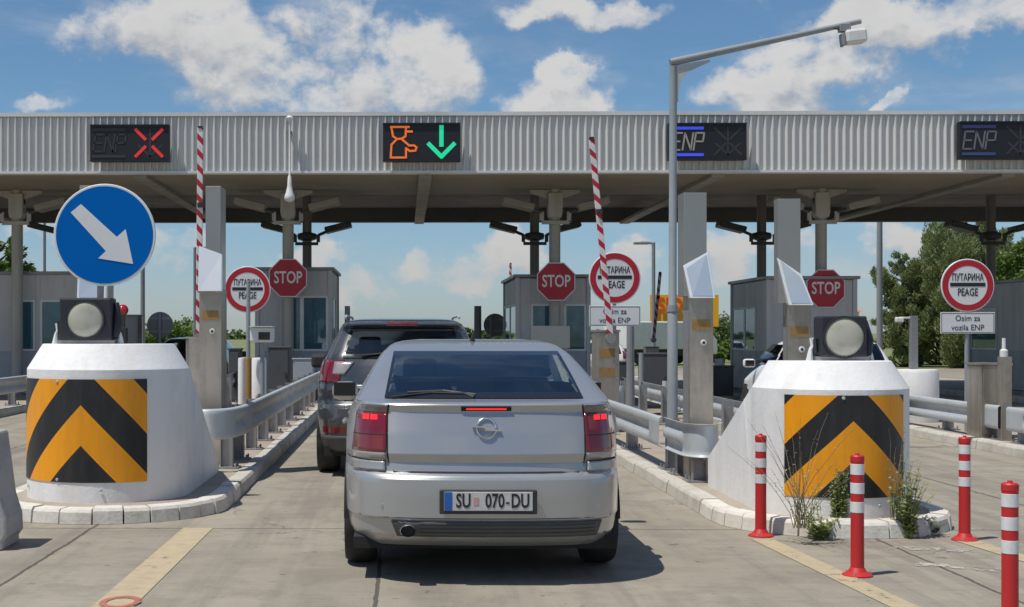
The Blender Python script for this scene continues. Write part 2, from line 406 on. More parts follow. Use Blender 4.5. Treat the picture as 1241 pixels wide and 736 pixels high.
m, nt, o_ = newmat('concrete_road'); N = NT(nt)
b = N.n('ShaderNodeBsdfPrincipled'); N.l(b.outputs[0], o_.inputs[0]); geo = N.n('ShaderNodeNewGeometry'); pos = geo.outputs['Position']
sp = N.n('ShaderNodeSeparateXYZ'); N.l(pos, sp.inputs[0])
wob = N.m('MULTIPLY', N.m('SUBTRACT', N.noise(pos, 1.7, 4, .7), .5), .06)
xx = N.m('ADD', sp.outputs[0], wob); yy = N.m('ADD', sp.outputs[1], wob)
big = N.noise(pos, .35, 6, .6); mid = N.noise(pos, 2.2, 8, .72); fine = N.noise(pos, 95, 3, .7)
stk = N.noise(N.scale(pos, (2.0, .10, 1)), 1.4, 6, .68)
base = N.mix(N.ramp(big, .35, .65), (.29, .258, .198), (.355, .32, .25))
base = N.mix(N.ramp(mid, .42, .66, 0, .62), base, (.205, .180, .138))
base = N.mix(N.ramp(stk, .45, .66, 0, .62), base, (.18, .158, .135))
base = N.mix(N.ramp(fine, .52, .72, 0, .5), base, (.42, .38, .32))
# brushed transverse marks of the concrete
br = N.noise(N.scale(pos, (.5, 22, 1)), 3, 4, .7)
base = N.mix(N.ramp(br, .42, .70, 0, .38), base, (.16, .14, .12))
# dark oil and rubber track in the middle of each lane
tracks = None
for xc, wd, a in ((.35, .55, .42), (-.45, .30, .30), (1.25, .3, .30), (5.8, .6, .35), (-5.2, .6, .35)):
    g = N.ramp(N.m('ABSOLUTE', N.m('SUBTRACT', sp.outputs[0], xc)), wd * .2, wd, a, 0)
    tracks = g if tracks is None else N.m('MAXIMUM', tracks, g)
base = N.mix(N.m('MULTIPLY', tracks, N.ramp(N.noise(N.scale(pos, (1, .25, 1)), 1.8, 5, .7), .3, .65)), base, (.13, .115, .10))
spots = N.ramp(N.noise(pos, 5.5, 3, .6), .665, .72, 0, .75)
base = N.mix(spots, base, (.09, .08, .07))
# slab joints and cracks
jt = None
for xj in (-7.9, -5.1, -2.40, -.16, 3.44, 5.4, 8.3):
    g = N.m('LESS_THAN', N.m('ABSOLUTE', N.m('SUBTRACT', xx, xj)), .013); jt = g if jt is None else N.m('MAXIMUM', jt, g)
ym = N.m('ABSOLUTE', N.m('SUBTRACT', N.m('FRACT', N.m('DIVIDE', N.m('SUBTRACT', yy, 10.44 - 2.5 + 50), 5.0)), .5))
jt = N.m('MAXIMUM', jt, N.m('LESS_THAN', ym, .0024))
vo = N.n('ShaderNodeTexVoronoi', feature='DISTANCE_TO_EDGE'); vo.inputs['Scale'].default_value = .28
wv = N.n('ShaderNodeVectorMath', operation='ADD'); wn = N.n('ShaderNodeTexNoise'); wn.inputs['Scale'].default_value = 1.6; wn.inputs['Detail'].default_value = 6
N.l(pos, wn.inputs['Vector']); N.l(pos, wv.inputs[0]); N.l(wn.outputs['Color'], wv.inputs[1]); N.l(wv.outputs[0], vo.inputs['Vector'])
crk = N.m('MULTIPLY', N.m('LESS_THAN', vo.outputs['Distance'], .0022), N.m('GREATER_THAN', big, .52))
jt2 = N.m('MAXIMUM', jt, N.m('MULTIPLY', crk, .6))
base = N.mix(N.m('MULTIPLY', jt2, .8), base, (.045, .04, .035))
N.l(base, b.inputs['Base Color']); N.l(N.ramp(mid, .3, .7, .72, .9), b.inputs['Roughness'])
bp = N.n('ShaderNodeBump'); bp.inputs['Strength'].default_value = .5; bp.inputs['Distance'].default_value = .006
N.l(N.m('SUBTRACT', N.m('ADD', fine, mid), jt2), bp.inputs['Height']); N.l(bp.outputs[0], b.inputs['Normal'])
M['road'] = m
grid_sheet('road', -45, 45, -12, 58, 0, m, 6, 10)
grid_sheet('carriageway', -9, 8, 58, 1500, -.001, m, 2, 20)

# ------------------------------------------------------------------ painted lines
m, nt, o_ = newmat('worn_yellow_paint'); N = NT(nt)
def paintmat(name, col, thr):
    m, nt, o_ = newmat(name); N = NT(nt)
    b = N.n('ShaderNodeBsdfPrincipled'); geo = N.n('ShaderNodeNewGeometry'); pos = geo.outputs['Position']
    wear = N.noise(pos, 9, 8, .75); w2 = N.noise(pos, 1.1, 4, .6)
    N.l(N.mix(N.ramp(wear, .4, .7, 0, .6), col, (.30, .25, .19)), b.inputs['Base Color']); b.inputs['Roughness'].default_value = .75
    t = N.n('ShaderNodeBsdfTransparent'); mx = N.n('ShaderNodeMixShader')
    N.l(N.ramp(N.m('ADD', wear, N.m('MULTIPLY', w2, .35)), thr, thr + .12), mx.inputs[0])
    N.l(b.outputs[0], mx.inputs[1]); N.l(t.outputs[0], mx.inputs[2]); N.l(mx.outputs[0], o_.inputs[0])
    return m
M['yline'] = paintmat('worn_yellow_paint', (.47, .38, .24), .80)
M['yline2'] = paintmat('worn_yellow_paint_old', (.46, .38, .24), .74)
M['wline'] = paintmat('worn_white_paint', (.46, .43, .37), .60)
def strip(name, p, q, wd, mat, z=.004):
    p = Vector((p[0], p[1], z)); q = Vector((q[0], q[1], z)); d = (q - p).normalized(); n = Vector((-d.y, d.x, 0)) * wd / 2
    b = MB().add([p + n, p - n, q - n, q + n], [(0, 1, 2, 3)]); return struct(b.build(name, mat, fix=False))
strip('lane_line_yellow', (-1.585, 10.45), (-1.62, 2), .23, M['yline'])
strip('lane_line_yellow', (2.60, 9.95), (2.93, 4.0), .16, M['yline2'])
strip('lane_line_yellow', (4.05, 9.9), (4.6, 4.0), .16, M['yline2'])
for (x0, y0, x1, y1) in ((1075, 664, 1180, 668), (1110, 684, 1215, 692)):
    a, c = gnd(x0, y0), gnd(x1, y1); strip('hatch_mark_white', a, c, .16, M['wline'], .004)
# red oval stencil on the yellow line
g = gnd(146, 731); b = MB()
n = 28
vs = []; fs = []
for i in range(n):
    a = 2 * math.pi * i / n
    for r in (1.0, .66): vs.append((g.x + .115 * r * math.cos(a), g.y + .17 * r * math.sin(a), .008))
for i in range(n): fs.append((2 * i, 2 * i + 1, (2 * i + 3) % (2 * n), (2 * i + 2) % (2 * n)))
b.add(vs, fs); struct(b.build('road_stencil_red', paintmat('worn_red_paint', (.42, .12, .09), .70), fix=False))

# ------------------------------------------------------------------ kerbed islands
def island(xl, xr, yn, yend, nosew=.0, loose=False, whitenose=True):
    """yn = y of the nose tip; semicircular nose toward the camera"""
    cx = (xl + xr) / 2; r = (xr - xl) / 2; cy = yn + r
    path = [(xl, y) for y in [yend - i for i in range(int(yend - cy))]] + [(xl, cy)]
    k = 18
    for i in range(1, k): a = math.pi + math.pi * i / k; path.append((cx + r * math.cos(a), cy + r * math.sin(a)))
    path += [(xr, cy)] + [(xr, cy + 1 + i) for i in range(int(yend - cy))]
    inner = []
    surf = MB(); kw = .16
    inr = [(xl + kw, yend), (xl + kw, cy)] + [(cx + (r - kw) * math.cos(math.pi + math.pi * i / 24), cy + (r - kw) * math.sin(math.pi + math.pi * i / 24)) for i in range(1, 24)] + [(xr - kw, cy), (xr - kw, yend)]
    surf.prismz([(p[0], p[1]) for p in inr][::1], .004, .118)
    struct(surf.build('island_paving', M['island']))
    # stones along the path, each with its own small gap
    P = [Vector((p[0], p[1], 0)) for p in path]
    L = [0]
    for a, c in zip(P, P[1:]): L.append(L[-1] + (c - a).length)
    def pos(s):
        s = max(0, min(L[-1] - 1e-6, s))
        for i in range(len(L) - 1):
            if L[i + 1] >= s:
                t = (s - L[i]) / max(1e-9, L[i + 1] - L[i]); p = P[i].lerp(P[i + 1], t); d = (P[i + 1] - P[i]).normalized(); break
        return p, Vector((-d.y, d.x, 0)) * 1   # left normal = inward
    s0 = 0; white = MB(); grey = MB()
    while s0 < L[-1] - .02:
        p0, _ = pos(s0 + .01); nose = p0.y < cy + .8
        ln = .24 if nose else .55
        s1 = min(L[-1], s0 + ln * random.uniform(.85, 1.15)); dz = random.uniform(-.008, .006); off = random.uniform(-.008, .008)
        tgt = white if (nose and whitenose) else grey
        secs = []
        for q in range(3):
            s_ = s0 + .006 + (s1 - s0 - .012) * q / 2; p, nn = pos(s_)
            secs.append([p + nn * off, p + nn * (off + .012) + Vector((0, 0, .10 + dz)), p + nn * (off + .03) + Vector((0, 0, .125 + dz)), p + nn * kw + Vector((0, 0, .128 + dz)), p + nn * kw])
        vs = [v for q in secs for v in q]; fs = [(0, 1, 2, 3, 4), (14, 13, 12, 11, 10)]
        for q in range(2):
            for j in range(5): fs.append((q * 5 + j, q * 5 + (j + 1) % 5, (q + 1) * 5 + (j + 1) % 5, (q + 1) * 5 + j))
        tgt.add(vs, fs); s0 = s1
    if white.v: struct(white.build('kerb_nose', M['kerbwhite'], bevel=.004))
    struct(grey.build('kerb', M['kerb'], bevel=.004))
M['kerbwhite'] = pbr('whitewashed_kerb', (.66, .63, .57), .75, 0, .55, 4, bump=.4, bscale=40, dcol=(.36, .32, .26))
island(-3.5, -1.5, 10.62, 44)
island(2.45, 4.28, 9.96, 44)
island(7.4, 10.6, 8.0, 44, whitenose=False)
island(-10.4, -7.2, 14.0, 44, whitenose=False)
island(13.2, 16.6, 20.0, 44, whitenose=False)
# ------------------------------------------------------------------ cars: bodies lofted from horizontal slices
def interp(tab, z, i):
    for a, c in zip(tab, tab[1:]):
        if z <= c[0]:
            t = (z - a[0]) / (c[0] - a[0]) if c[0] > a[0] else 0
            t = max(0, min(1, t)); return a[i] + (c[i] - a[i]) * t
    return tab[-1][i]
# plan outline from the rear centre round to the widest point: (x / halfwidth, y offset m)
REAR = [(0, 0), (.2, .003), (.4, .013), (.58, .032), (.70, .06), (.79, .10), (.86, .16), (.915, .25), (.955, .37), (.98, .54), (.995, .78), (1, 1.0)]
FRONT = [(0, 0), (.25, .02), (.45, .06), (.62, .12), (.74, .20), (.83, .30), (.90, .44), (.95, .62), (.985, .85), (1, 1.1)]
class Body:
    """tab rows: z, y_rear, y_front, halfwidth, rear corner scale, front corner scale"""
    def __init__(s, tab): s.tab = tab
    def half(s, z, t_list):
        pass
    def ring(s, z, nside=60, nr=44, nf=18):
        yr, yf, w, kr, kf = (interp(s.tab, z, i) for i in range(1, 6))
        L = yf - yr; sc_ = min(1.0, L / 2.3)
        pts = []
        def samp(T, n, k):
            out = []
            for j in range(n + 1):
                u = j / n * (len(T) - 1); i = min(int(u), len(T) - 2); t = u - i
                p0, p1, p2, p3 = T[max(i - 1, 0)], T[i], T[i + 1], T[min(i + 2, len(T) - 1)]
                def cr(q):
                    a, b_, c, d = p0[q], p1[q], p2[q], p3[q]
                    if i == 0 and q == 1: a = T[1][1]
                    if i == 0 and q == 0: a = -T[1][0]
                    return .5 * (2 * b_ + (c - a) * t + (2 * a - 5 * b_ + 4 * c - d) * t * t + (3 * b_ - a - 3 * c + d) * t ** 3)
                out.append((min(1, cr(0)) * w, cr(1) * k * sc_))
            return out
        rr = samp(REAR, nr, kr); ff = samp(FRONT, nf, kf)
        ya = yr + rr[-1][1]; yb = yf - ff[-1][1]
        h = [(x, yr + dy) for x, dy in rr] + [(w, ya + (yb - ya) * j / nside) for j in range(1, nside)] + [(x, yf - dy) for x, dy in ff[::-1]]
        left = [(-x, y) for x, y in h[1:-1]][::-1]
        return h + left
    def rear_y(s, x, z):
        yr, yf, w, kr, kf = (interp(s.tab, z, i) for i in range(1, 6))
        u = min(.999, abs(x) / w)
        for a, c in zip(REAR, REAR[1:]):
            if u <= c[0]:
                t = (u - a[0]) / (c[0] - a[0]); return yr + (a[1] + (c[1] - a[1]) * t) * kr * min(1, (yf - yr) / 2.3)
        return yr + .9
def rearpatch(B, corners, off, nx=20, nz=12, lift=0.0):
    """corners: bl, br, tr, tl as (x, z); follows the rear of the body, off = metres proud"""
    bl, br, tr, tl = corners; vs = []; fs = []
    def P(u, v):
        x = (bl[0] * (1 - u) + br[0] * u) * (1 - v) + (tl[0] * (1 - u) + tr[0] * u) * v
        z = (bl[1] * (1 - u) + br[1] * u) * (1 - v) + (tl[1] * (1 - u) + tr[1] * u) * v
        return x, z
    for j in range(nz + 1):
        for i in range(nx + 1):
            x, z = P(i / nx, j / nz); e = .004
            y = B.rear_y(x, z); dx = (B.rear_y(x + e, z) - B.rear_y(x - e, z)) / (2 * e); dz = (B.rear_y(x, z + e) - B.rear_y(x, z - e)) / (2 * e)
            n = Vector((dx, -1, dz)).normalized()
            if n.z < -.0: n.z *= .5
            vs.append(Vector((x, y, z)) + n.normalized() * off)
    for j in range(nz):
        for i in range(nx):
            a = j * (nx + 1) + i; q_ = (a, a + 1, a + nx + 2, a + nx + 1); fs.append(q_ if br[0] >= bl[0] else q_[::-1])
    mb = MB().add(vs, fs); mb.nofix = True; return mb
def slab(o, th):
    s = o.modifiers.new('thickness', 'SOLIDIFY'); s.thickness = th; s.offset = -1; return o
def polyline_patch(B, pts, wd, off):
    """a thin seam line on the rear, through (x, z) points"""
    b = MB()
    dense = []
    for a, c in zip(pts, pts[1:]):
        for i in range(10): dense.append((a[0] + (c[0] - a[0]) * i / 10, a[1] + (c[1] - a[1]) * i / 10))
    dense.append(pts[-1]); vs = []
    for i, p in enumerate(dense):
        a = dense[max(0, i - 1)]; c = dense[min(len(dense) - 1, i + 1)]
        d = Vector((c[0] - a[0], c[1] - a[1])).normalized(); n = Vector((-d.y, d.x)) * wd / 2
        for s_ in (1, -1):
            x, z = p[0] + n.x * s_, p[1] + n.y * s_; vs.append((x, B.rear_y(x, z) - off, z))
    fs = [(2 * i, 2 * i + 1, 2 * i + 3, 2 * i + 2) for i in range(len(dense) - 1)]
    return b.add(vs, fs)

def wheel(parent, x, y, r, wd, side):
    t = MB(); rot = Matrix.Translation((x, y, r)) @ Matrix.Rotation(R(90), 4, 'Y')
    prof = [(r * .66, -wd / 2), (r * .93, -wd / 2), (r * .985, -wd * .38), (r, -wd * .2), (r, wd * .2), (r * .985, wd * .38), (r * .93, wd / 2), (r * .66, wd / 2)]
    t.lathe(prof, 40, mat=rot); to = t.build('wheel', M['rubber'], parent, smooth=True)
    h = MB(); s_ = side * wd * .36
    h.lathe([(r * .64, s_ - .02), (r * .66, s_ + .02 * side), (r * .6, s_ + .01)], 32, mat=rot)
    for k in range(7):
        a = 2 * math.pi * k / 7
        h.cbox((0, 0, 0), (.001, .001, .001))
        mt = rot @ Matrix.Rotation(a, 4, 'Z') @ Matrix.Translation((r * .33, 0, s_ + .015 * side))
        h.box(-r * .3, r * .3, -.022, .022, -.008, .012, mt)
    h.lathe([(r * .16, s_ - .01), (r * .14, s_ + .03 * side)], 16, mat=rot)
    h.build('rim', M['galv'], to)

def car_shell(root, tab, paint, zs, arches, windows, nside=64):
    """body mesh with real window openings; windows: functions (centre) -> bool. returns Body"""
    B = Body(tab); rings = [B.ring(z, nside) for z in zs]; n = len(rings[0])
    vs = [(x, y, z) for z, rg in zip(zs, rings) for x, y in rg]; fs = []
    for i in range(len(zs) - 1):
        for j in range(n):
            f = (i * n + j, i * n + (j + 1) % n, (i + 1) * n + (j + 1) % n, (i + 1) * n + j)
            c = Vector((0, 0, 0))
            for q in f: c += Vector(vs[q])
            c /= 4
            if any((c.y - ay) ** 2 + (c.z - az) ** 2 < ar * ar and abs(c.x) > .5 for ay, az, ar in arches): continue
            if any(wf(c) for wf in windows): continue
            fs.append(f)
    # roof cap: strips across between mirrored points
    k = (len(zs) - 1) * n; half = n // 2
    for j in range(half):
        a, b_ = k + j, k + j + 1; c, d = k + (n - j - 1) % n, k + (n - j) % n
        if j == 0: fs.append((a, b_, k + n - 1))
        elif j == half - 1: fs.append((a, b_, c) if c != b_ else (a, b_, k + (n - j) % n))
        else: fs.append((a, b_, c, d))
    o = MB().add(vs, fs).build('body', paint, root, smooth=True, angle=28)
    return B, o
def zlist(*segs):
    out = []
    for a, c, st in segs:
        n = max(1, round((c - a) / st)); out += [a + (c - a) * i / n for i in range(n)]
    out.append(segs[-1][1]); return out

# ---- the silver hatchback
VY = 8.05; VX = .49
car = thing('silver_hatchback', (VX, VY, 0), 'silver five-door hatchback with brake lights on, nearest car waiting in the middle lane', 'car')
# rows:    z    rear   front  halfw  kr  kf
vt = [(.22, .16, 4.42, .82, 1, 1), (.26, .07, 4.50, .845, 1.25, 1), (.30, .03, 4.56, .862, 1.3, 1), (.385, .012, 4.58, .878, 1.35, 1), (.40, -.004, 4.58, .884, 1.35, 1), (.55, -.008, 4.60, .888, 1.4, 1),
      (.63, -.004, 4.58, .888, 1.4, 1), (.652, .010, 4.50, .886, 1.4, 1), (.664, .030, 4.46, .885, 1.4, 1), (.674, .044, 4.42, .884, 1.4, 1), (.722, .054, 4.30, .883, 1.35, 1), (.728, .056, 4.28, .883, 1.35, 1), (.78, .036, 4.15, .882, 1.3, 1), (.792, .039, 4.08, .881, 1.3, 1),
      (.90, .066, 3.75, .876, 1.25, .95), (1.0, .104, 3.36, .855, 1.15, .8), (1.03, .113, 3.28, .841, 1.1, .8), (1.038, .108, 3.25, .838, 1.1, .8), (1.068, .098, 3.18, .822, 1.0, .7), (1.078, .106, 3.15, .814, .95, .7), (1.085, .16, 3.13, .81, .7, .7), (1.090, .27, 3.11, .805, .5, .6),
      (1.096, .31, 3.10, .80, .42, .6), (1.20, .62, 2.92, .745, .40, .55), (1.28, .90, 2.75, .70, .40, .5), (1.345, 1.14, 2.58, .660, .40, .45), (1.372, 1.28, 2.50, .638, .40, .42), (1.392, 1.36, 2.42, .615, .42, .4), (1.412, 1.46, 2.36, .595, .5, .4), (1.430, 1.60, 2.28, .56, .6, .5), (1.445, 1.78, 2.20, .50, .7, .6), (1.456, 1.94, 2.10, .38, .8, .7)]
def tri(x, y, z, y0, z0, y1, z1): return
def side_win(y0b, y1b, y0t, y1t, z0, z1, gap=None):
    def f(c):
        if not (z0 < c.z < z1 and abs(c.x) > .35): return False
        t = (c.z - z0) / (z1 - z0); a = y0b + (y0t - y0b) * t; b_ = y1b + (y1t - y1b) * t
        if gap and any(abs(c.y - g) < .045 for g in gap): return False
        return a < c.y < b_
    return f
def rear_win(wb, wt, z0, z1, ymax):
    def f(c):
        if not (z0 < c.z < z1): return False
        t = (c.z - z0) / (z1 - z0); return abs(c.x) < wb + (wt - wb) * t and c.y < ymax(c.z)
    return f
zs = zlist((.22, .38, .02), (.38, .41, .006), (.41, .63, .03), (.63, .80, .006), (.80, 1.02, .02), (1.02, 1.12, .004), (1.12, 1.37, .012), (1.37, 1.456, .006))
B, body = car_shell(car, vt, M['silver'], zs, [(.92, .33, .355), (3.62, .33, .355)],
              [rear_win(.588, .54, 1.11, 1.355, lambda z: interp(vt, z, 1) + .32), side_win(.95, 2.95, 1.45, 2.55, 1.12, 1.36, gap=(1.75,)),
               lambda c: 1.13 < c.z < 1.355 and abs(c.x) < interp(vt, c.z, 3) * .86 and c.y > interp(vt, c.z, 2) - .3])
# rear window: black border sheet frame plus tinted pane
def window_rear(B, wb, wt, z0, z1, parent, bord=.045, off=.006, gm='glass'):
    g = rearpatch(B, [(-wb + bord * .6, z0 + bord), (wb - bord * .6, z0 + bord), (wt - bord * .5, z1 - bord * .8), (-wt + bord * .5, z1 - bord * .8)], off, 28, 12).build('rear_window', M[gm], parent, smooth=True)
    fr = MB()
    fr.nofix = True; o_ = [(-wb, z0), (wb, z0), (wt, z1), (-wt, z1)]; i_ = [(-wb + bord * .6, z0 + bord), (wb - bord * .6, z0 + bord), (wt - bord * .5, z1 - bord * .8), (-wt + bord * .5, z1 - bord * .8)]
    for k in range(4):
        a, b_ = o_[k], o_[(k + 1) % 4]; c, d = i_[(k + 1) % 4], i_[k]
        p = rearpatch(B, [a, b_, c, d], off + .0005, 28, 3); fr.add(p.v, p.f)
    fr.build('window_border', M['frit'], g, smooth=True)
    return g
rw = window_rear(B, .612, .562, 1.096, 1.372, car, bord=.032)
# front and side glazing
def side_glass(name, B, tab, y0b, y1b, y0t, y1t, z0, z1, sgn, parent, mat):
    vs = []; fs = []; nx, nz = 10, 6
    for j in range(nz + 1):
        t = j / nz; z = z0 + (z1 - z0) * t
        for i in range(nx + 1):
            y = (y0b + (y0t - y0b) * t) * (1 - i / nx) + (y1b + (y1t - y1b) * t) * i / nx
            vs.append((sgn * (interp(tab, z, 3) - .004), y, z))
    for j in range(nz):
        for i in range(nx): a = j * (nx + 1) + i; fs.append((a, a + 1, a + nx + 2, a + nx + 1))
    MB().add(vs, fs).build(name, mat, parent, smooth=True)
for sg in (-1, 1):
    side_glass('side_window', B, vt, .98, 1.73, 1.46, 1.73, 1.115, 1.365, sg, car, M['glass'])
    side_glass('side_window', B, vt, 1.77, 2.95, 1.77, 2.55, 1.115, 1.365, sg, car, M['glass'])
def windscreen(tab, z0, z1, parent, k=.9):
    vs = []; fs = []; nx, nz = 16, 6
    for j in range(nz + 1):
        z = z0 + (z1 - z0) * j / nz; w_ = interp(tab, z, 3) * k; yf = interp(tab, z, 2); kf = interp(tab, z, 5)
        for i in range(nx + 1):
            u = -1 + 2 * i / nx; vs.append((w_ * u, yf - .012 - .16 * kf * u * u * 1.6, z))
    for j in range(nz):
        for i in range(nx): a = j * (nx + 1) + i; fs.append((a, a + 1, a + nx + 2, a + nx + 1))
    MB().add(vs, fs).build('windscreen', M['glass'], parent, smooth=True)
windscreen(vt, 1.12, 1.37, car)
# wrap-round tail lamps, each in three fields
for sg in (-1, 1):
    def q(x0, x1, x2, x3, z0, z1): return [(sg * x0, z0), (sg * x1, z0), (sg * x2, z1), (sg * x3, z1)]
    t = rearpatch(B, q(.600, .806, .778, .592, .785, 1.018), .010, 14, 10).build('tail_lamp', M['tailred'], car, smooth=True); slab(t, .012)
    slab(rearpatch(B, q(.602, .812, .807, .600, .738, .784), .009, 14, 4).build('reversing_lens', M['lampclear'], t, smooth=True), .01)
    slab(rearpatch(B, q(.592, .777, .745, .586, 1.019, 1.066), .009, 14, 4).build('indicator_lens', M['lampsmoke'], t, smooth=True), .01)
    slab(rearpatch(B, q(.602, .80, .798, .602, .668, .735), .020, 14, 4).build('bumper_corner', M['silver'], car, smooth=True), .02)
    for k in (0, 1):
        x0 = .648 + k * .048
        rearpatch(B, q(x0, x0 + .040, x0 + .038, x0, .975, 1.005), .0115, 4, 3).build('brake_light', M['brakeon'], t)
    for zz in (.885,):
        rearpatch(B, q(.60, .795, .794, .599, zz, zz + .006), .0105, 14, 1).build('lamp_rib', M['seam'], t)
# tailgate shut lines, bumper line, trims
tg = [(-.585, 1.072), (-.594, 1.0), (-.592, .78), (-.580, .70), (-.55, .672), (.55, .672), (.580, .70), (.592, .78), (.594, 1.0), (.585, 1.072)]
polyline_patch(B, tg, .011, .003).build('tailgate_seam', M['seam'], car)
for sg in (-1, 1): polyline_patch(B, [(sg * .604, .737), (sg * .72, .737), (sg * .85, .737)], .008, .030).build('bumper_seam', M['seam'], car)
polyline_patch(B, [(-.80, .405), (-.4, .402), (.4, .402), (.80, .405)], .006, .003).build('bumper_crease', M['greytrim'], car)
gr = slab(rearpatch(B, [(-.53, .295), (.66, .295), (.69, .385), (-.565, .385)], .012, 30, 4).build('lower_grille', M['greytrim'], car, smooth=True), .02)
for zz in (.315, .338, .361):
    rearpatch(B, [(-.40, zz), (.645, zz), (.645, zz + .006), (-.40, zz + .006)], .0145, 30, 1).build('grille_slat', M['blacktrim'], gr)
ex = MB(); rot = Matrix.Translation((-.468, -.02, .333)) @ Matrix.Rotation(R(-90), 4, 'X') @ Matrix.Diagonal((1.35, 1, 1, 1))
ex.lathe([(.036, .2), (.036, 0), (.033, -.006), (.030, 0), (.030, .12)], 24, mat=rot); ex.build('exhaust_tip', M['chrome'], car, smooth=True)
MB().lathe([(.0295, .018), (.001, .019)], 20, mat=rot).build('exhaust_bore', M['seam'], car)
# high brake light, badge, wiper, antenna
hb = slab(rearpatch(B, [(-.15, 1.036), (.15, 1.036), (.15, 1.060), (-.15, 1.060)], .009, 12, 2).build('high_brake_lamp', M['seam'], car), .01)
rearpatch(B, [(-.12, 1.043), (.12, 1.043), (.12, 1.053), (-.12, 1.053)], .0115, 12, 1).build('lit_strip', M['brakeon'], hb)
by = B.rear_y(0, .935) - .010
bd = MB(); pts = [(.057 * math.cos(2 * math.pi * i / 32), B.rear_y(0, .935 + .057 * math.sin(2 * math.pi * i / 32)) - .011, .935 + .057 * math.sin(2 * math.pi * i / 32)) for i in range(33)]
bd.tube(pts, .0065, 8, cap=False)
bd.prism([(-.088, .947), (-.010, .947), (.002, .930), (.086, .925), (.088, .917), (-.004, .921), (-.016, .938), (-.086, .941)], by - .016, by + .012)
bd.build('badge', M['chrome'], car)
wp = MB(); wy = lambda z: B.rear_y(0, z) - .02
wp.tube([(-.06, wy(1.105) + .01, 1.105), (-.12, wy(1.125), 1.127), (-.32, wy(1.13), 1.132), (-.57, wy(1.108), 1.110)], [.014, .010, .008, .005], 8)
wp.tube([(-.05, wy(1.12), 1.119), (-.25, wy(1.14), 1.141), (-.47, wy(1.13), 1.131)], .010, 6); wp.build('rear_wiper', M['blacktrim'], car)
MB().tube([(0, 1.78, 1.44), (0, 1.74, 1.47), (0, 1.70, 1.50)], [.022, .012, .004], 10).build('roof_aerial', M['blacktrim'], car)
# number plate in its recess
pl = MB().cbox((.005, -.018, .505), (.575, .018, .142)).build('plate_frame', M['blacktrim'], car, bevel=.006)
pp = MB().cbox((.005, -.030, .510), (.522, .006, .112)).build('number_plate', pbr('plate_white', (.55, .55, .54), .5, 0, .4, 9), pl, bevel=.003)
bl = MB().cbox((-.232, -.0345, .510), (.046, .003, .110)).build('plate_band', M['plateblue'], pl)
text('plate_text', 'SU', .115, M['signblack'], pl, (-.142, -.0345, .510), .66, .002, bold=.0025)
text('plate_text', '070', .115, M['signblack'], pl, (.043, -.0345, .510), .66, .002, bold=.0025)
text('plate_text', 'DU', .115, M['signblack'], pl, (.192, -.0345, .510), .66, .002, bold=.0025)
text('plate_text', '-', .105, M['signblack'], pl, (.118, -.0345, .510), .8, .002)
cr = MB().cbox((-.068, -.0345, .512), (.030, .002, .045)).build('plate_crest', pbr('crest_pink', (.55, .30, .30), .5), pl)
# sensor dots
for x in (-.62, -.24, .28, .66):
    MB().lathe([(.013, 0), (.012, -.002)], 14, mat=Matrix.Translation((x, B.rear_y(x, .47) - .002, .47)) @ Matrix.Rotation(R(-90), 4, 'X')).build('parking_sensor', M['silver'], car)
# underside, arch liners, wheels, seats, mirrors
MB().box(-.80, .80, .25, 4.3, .19, .26).build('underbody', M['seam'], car)
for y in (.92, 3.62):
    for sg in (-1, 1):
        al = MB()
        vs = []; fs = []; n = 20
        for i in range(n + 1):
            a = math.pi * i / n
            for x in (.50, .872): vs.append((sg * x, y + .362 * math.cos(a), .33 + .362 * math.sin(a) if True else 0))
        for i in range(n): fs.append((2 * i, 2 * i + 1, 2 * i + 3, 2 * i + 2))
        al.add(vs, fs); al.build('arch_liner', M['seam'], car)
for y in (.92, 3.62):
    for sg in (-1, 1): wheel(car, sg * .77, y, .318, .205, sg)
def headrest_seat(parent, x, y, wd, z0, z1, hz):
    s_ = MB().box(x - wd / 2, x + wd / 2, y, y + .14, z0, z1).build('seat', M['interior'], parent, bevel=.05)
    MB().box(x - .13, x + .13, y - .01, y + .09, z1 + .02, hz).build('headrest', M['interior'], s_, bevel=.04)
for x in (-.38, .0, .38): headrest_seat(car, x, 1.32, .36, .5, 1.05, 1.20)
for x in (-.37, .37): headrest_seat(car, x, 2.15, .48, .5, 1.13, 1.31)
MB().box(-.66, .66, .4, 1.3, 1.055, 1.075).build('parcel_shelf', M['interior'], car, bevel=.01)
MB().box(-.70, .70, 2.85, 3.1, .7, 1.07).build('dashboard', M['interior'], car, bevel=.05)
for sg in (-1, 1):
    mr = MB().cbox((sg * .955, 2.62, 1.05), (.20, .11, .145)).build('door_mirror', M['silver'], car, bevel=.05)
    MB().cbox((sg * .955, 2.562, 1.065), (.17, .012, .105)).build('mirror_glass', M['frit'], mr, bevel=.005)  # black pane: the mirror's dark reflection is put into its colour
    for yh in (1.32, 2.30): MB().cbox((sg * .898, yh, .90), (.03, .20, .032)).build('door_handle', M['silver'], car, bevel=.012)
    for yy in (1.62, 2.74):
        sm = MB(); vs = [(sg * (interp(vt, z, 3) + .0015), yy + d + (0 if z < .9 else 0), z) for z in (.32, .5, .7, .9, 1.0, 1.09) for d in (-.004, .004)]
        sm.add(vs, [(2 * i, 2 * i + 1, 2 * i + 3, 2 * i + 2) for i in range(5)]); sm.build('door_seam', M['seam'], car)
# fuel flap bulge seen on the left flank
MB().lathe([(.085, 0), (.08, .006)], 24, mat=Matrix.Translation((.892, .95, .88)) @ Matrix.Rotation(R(90), 4, 'Y')).build('fuel_flap', M['silver'], car)

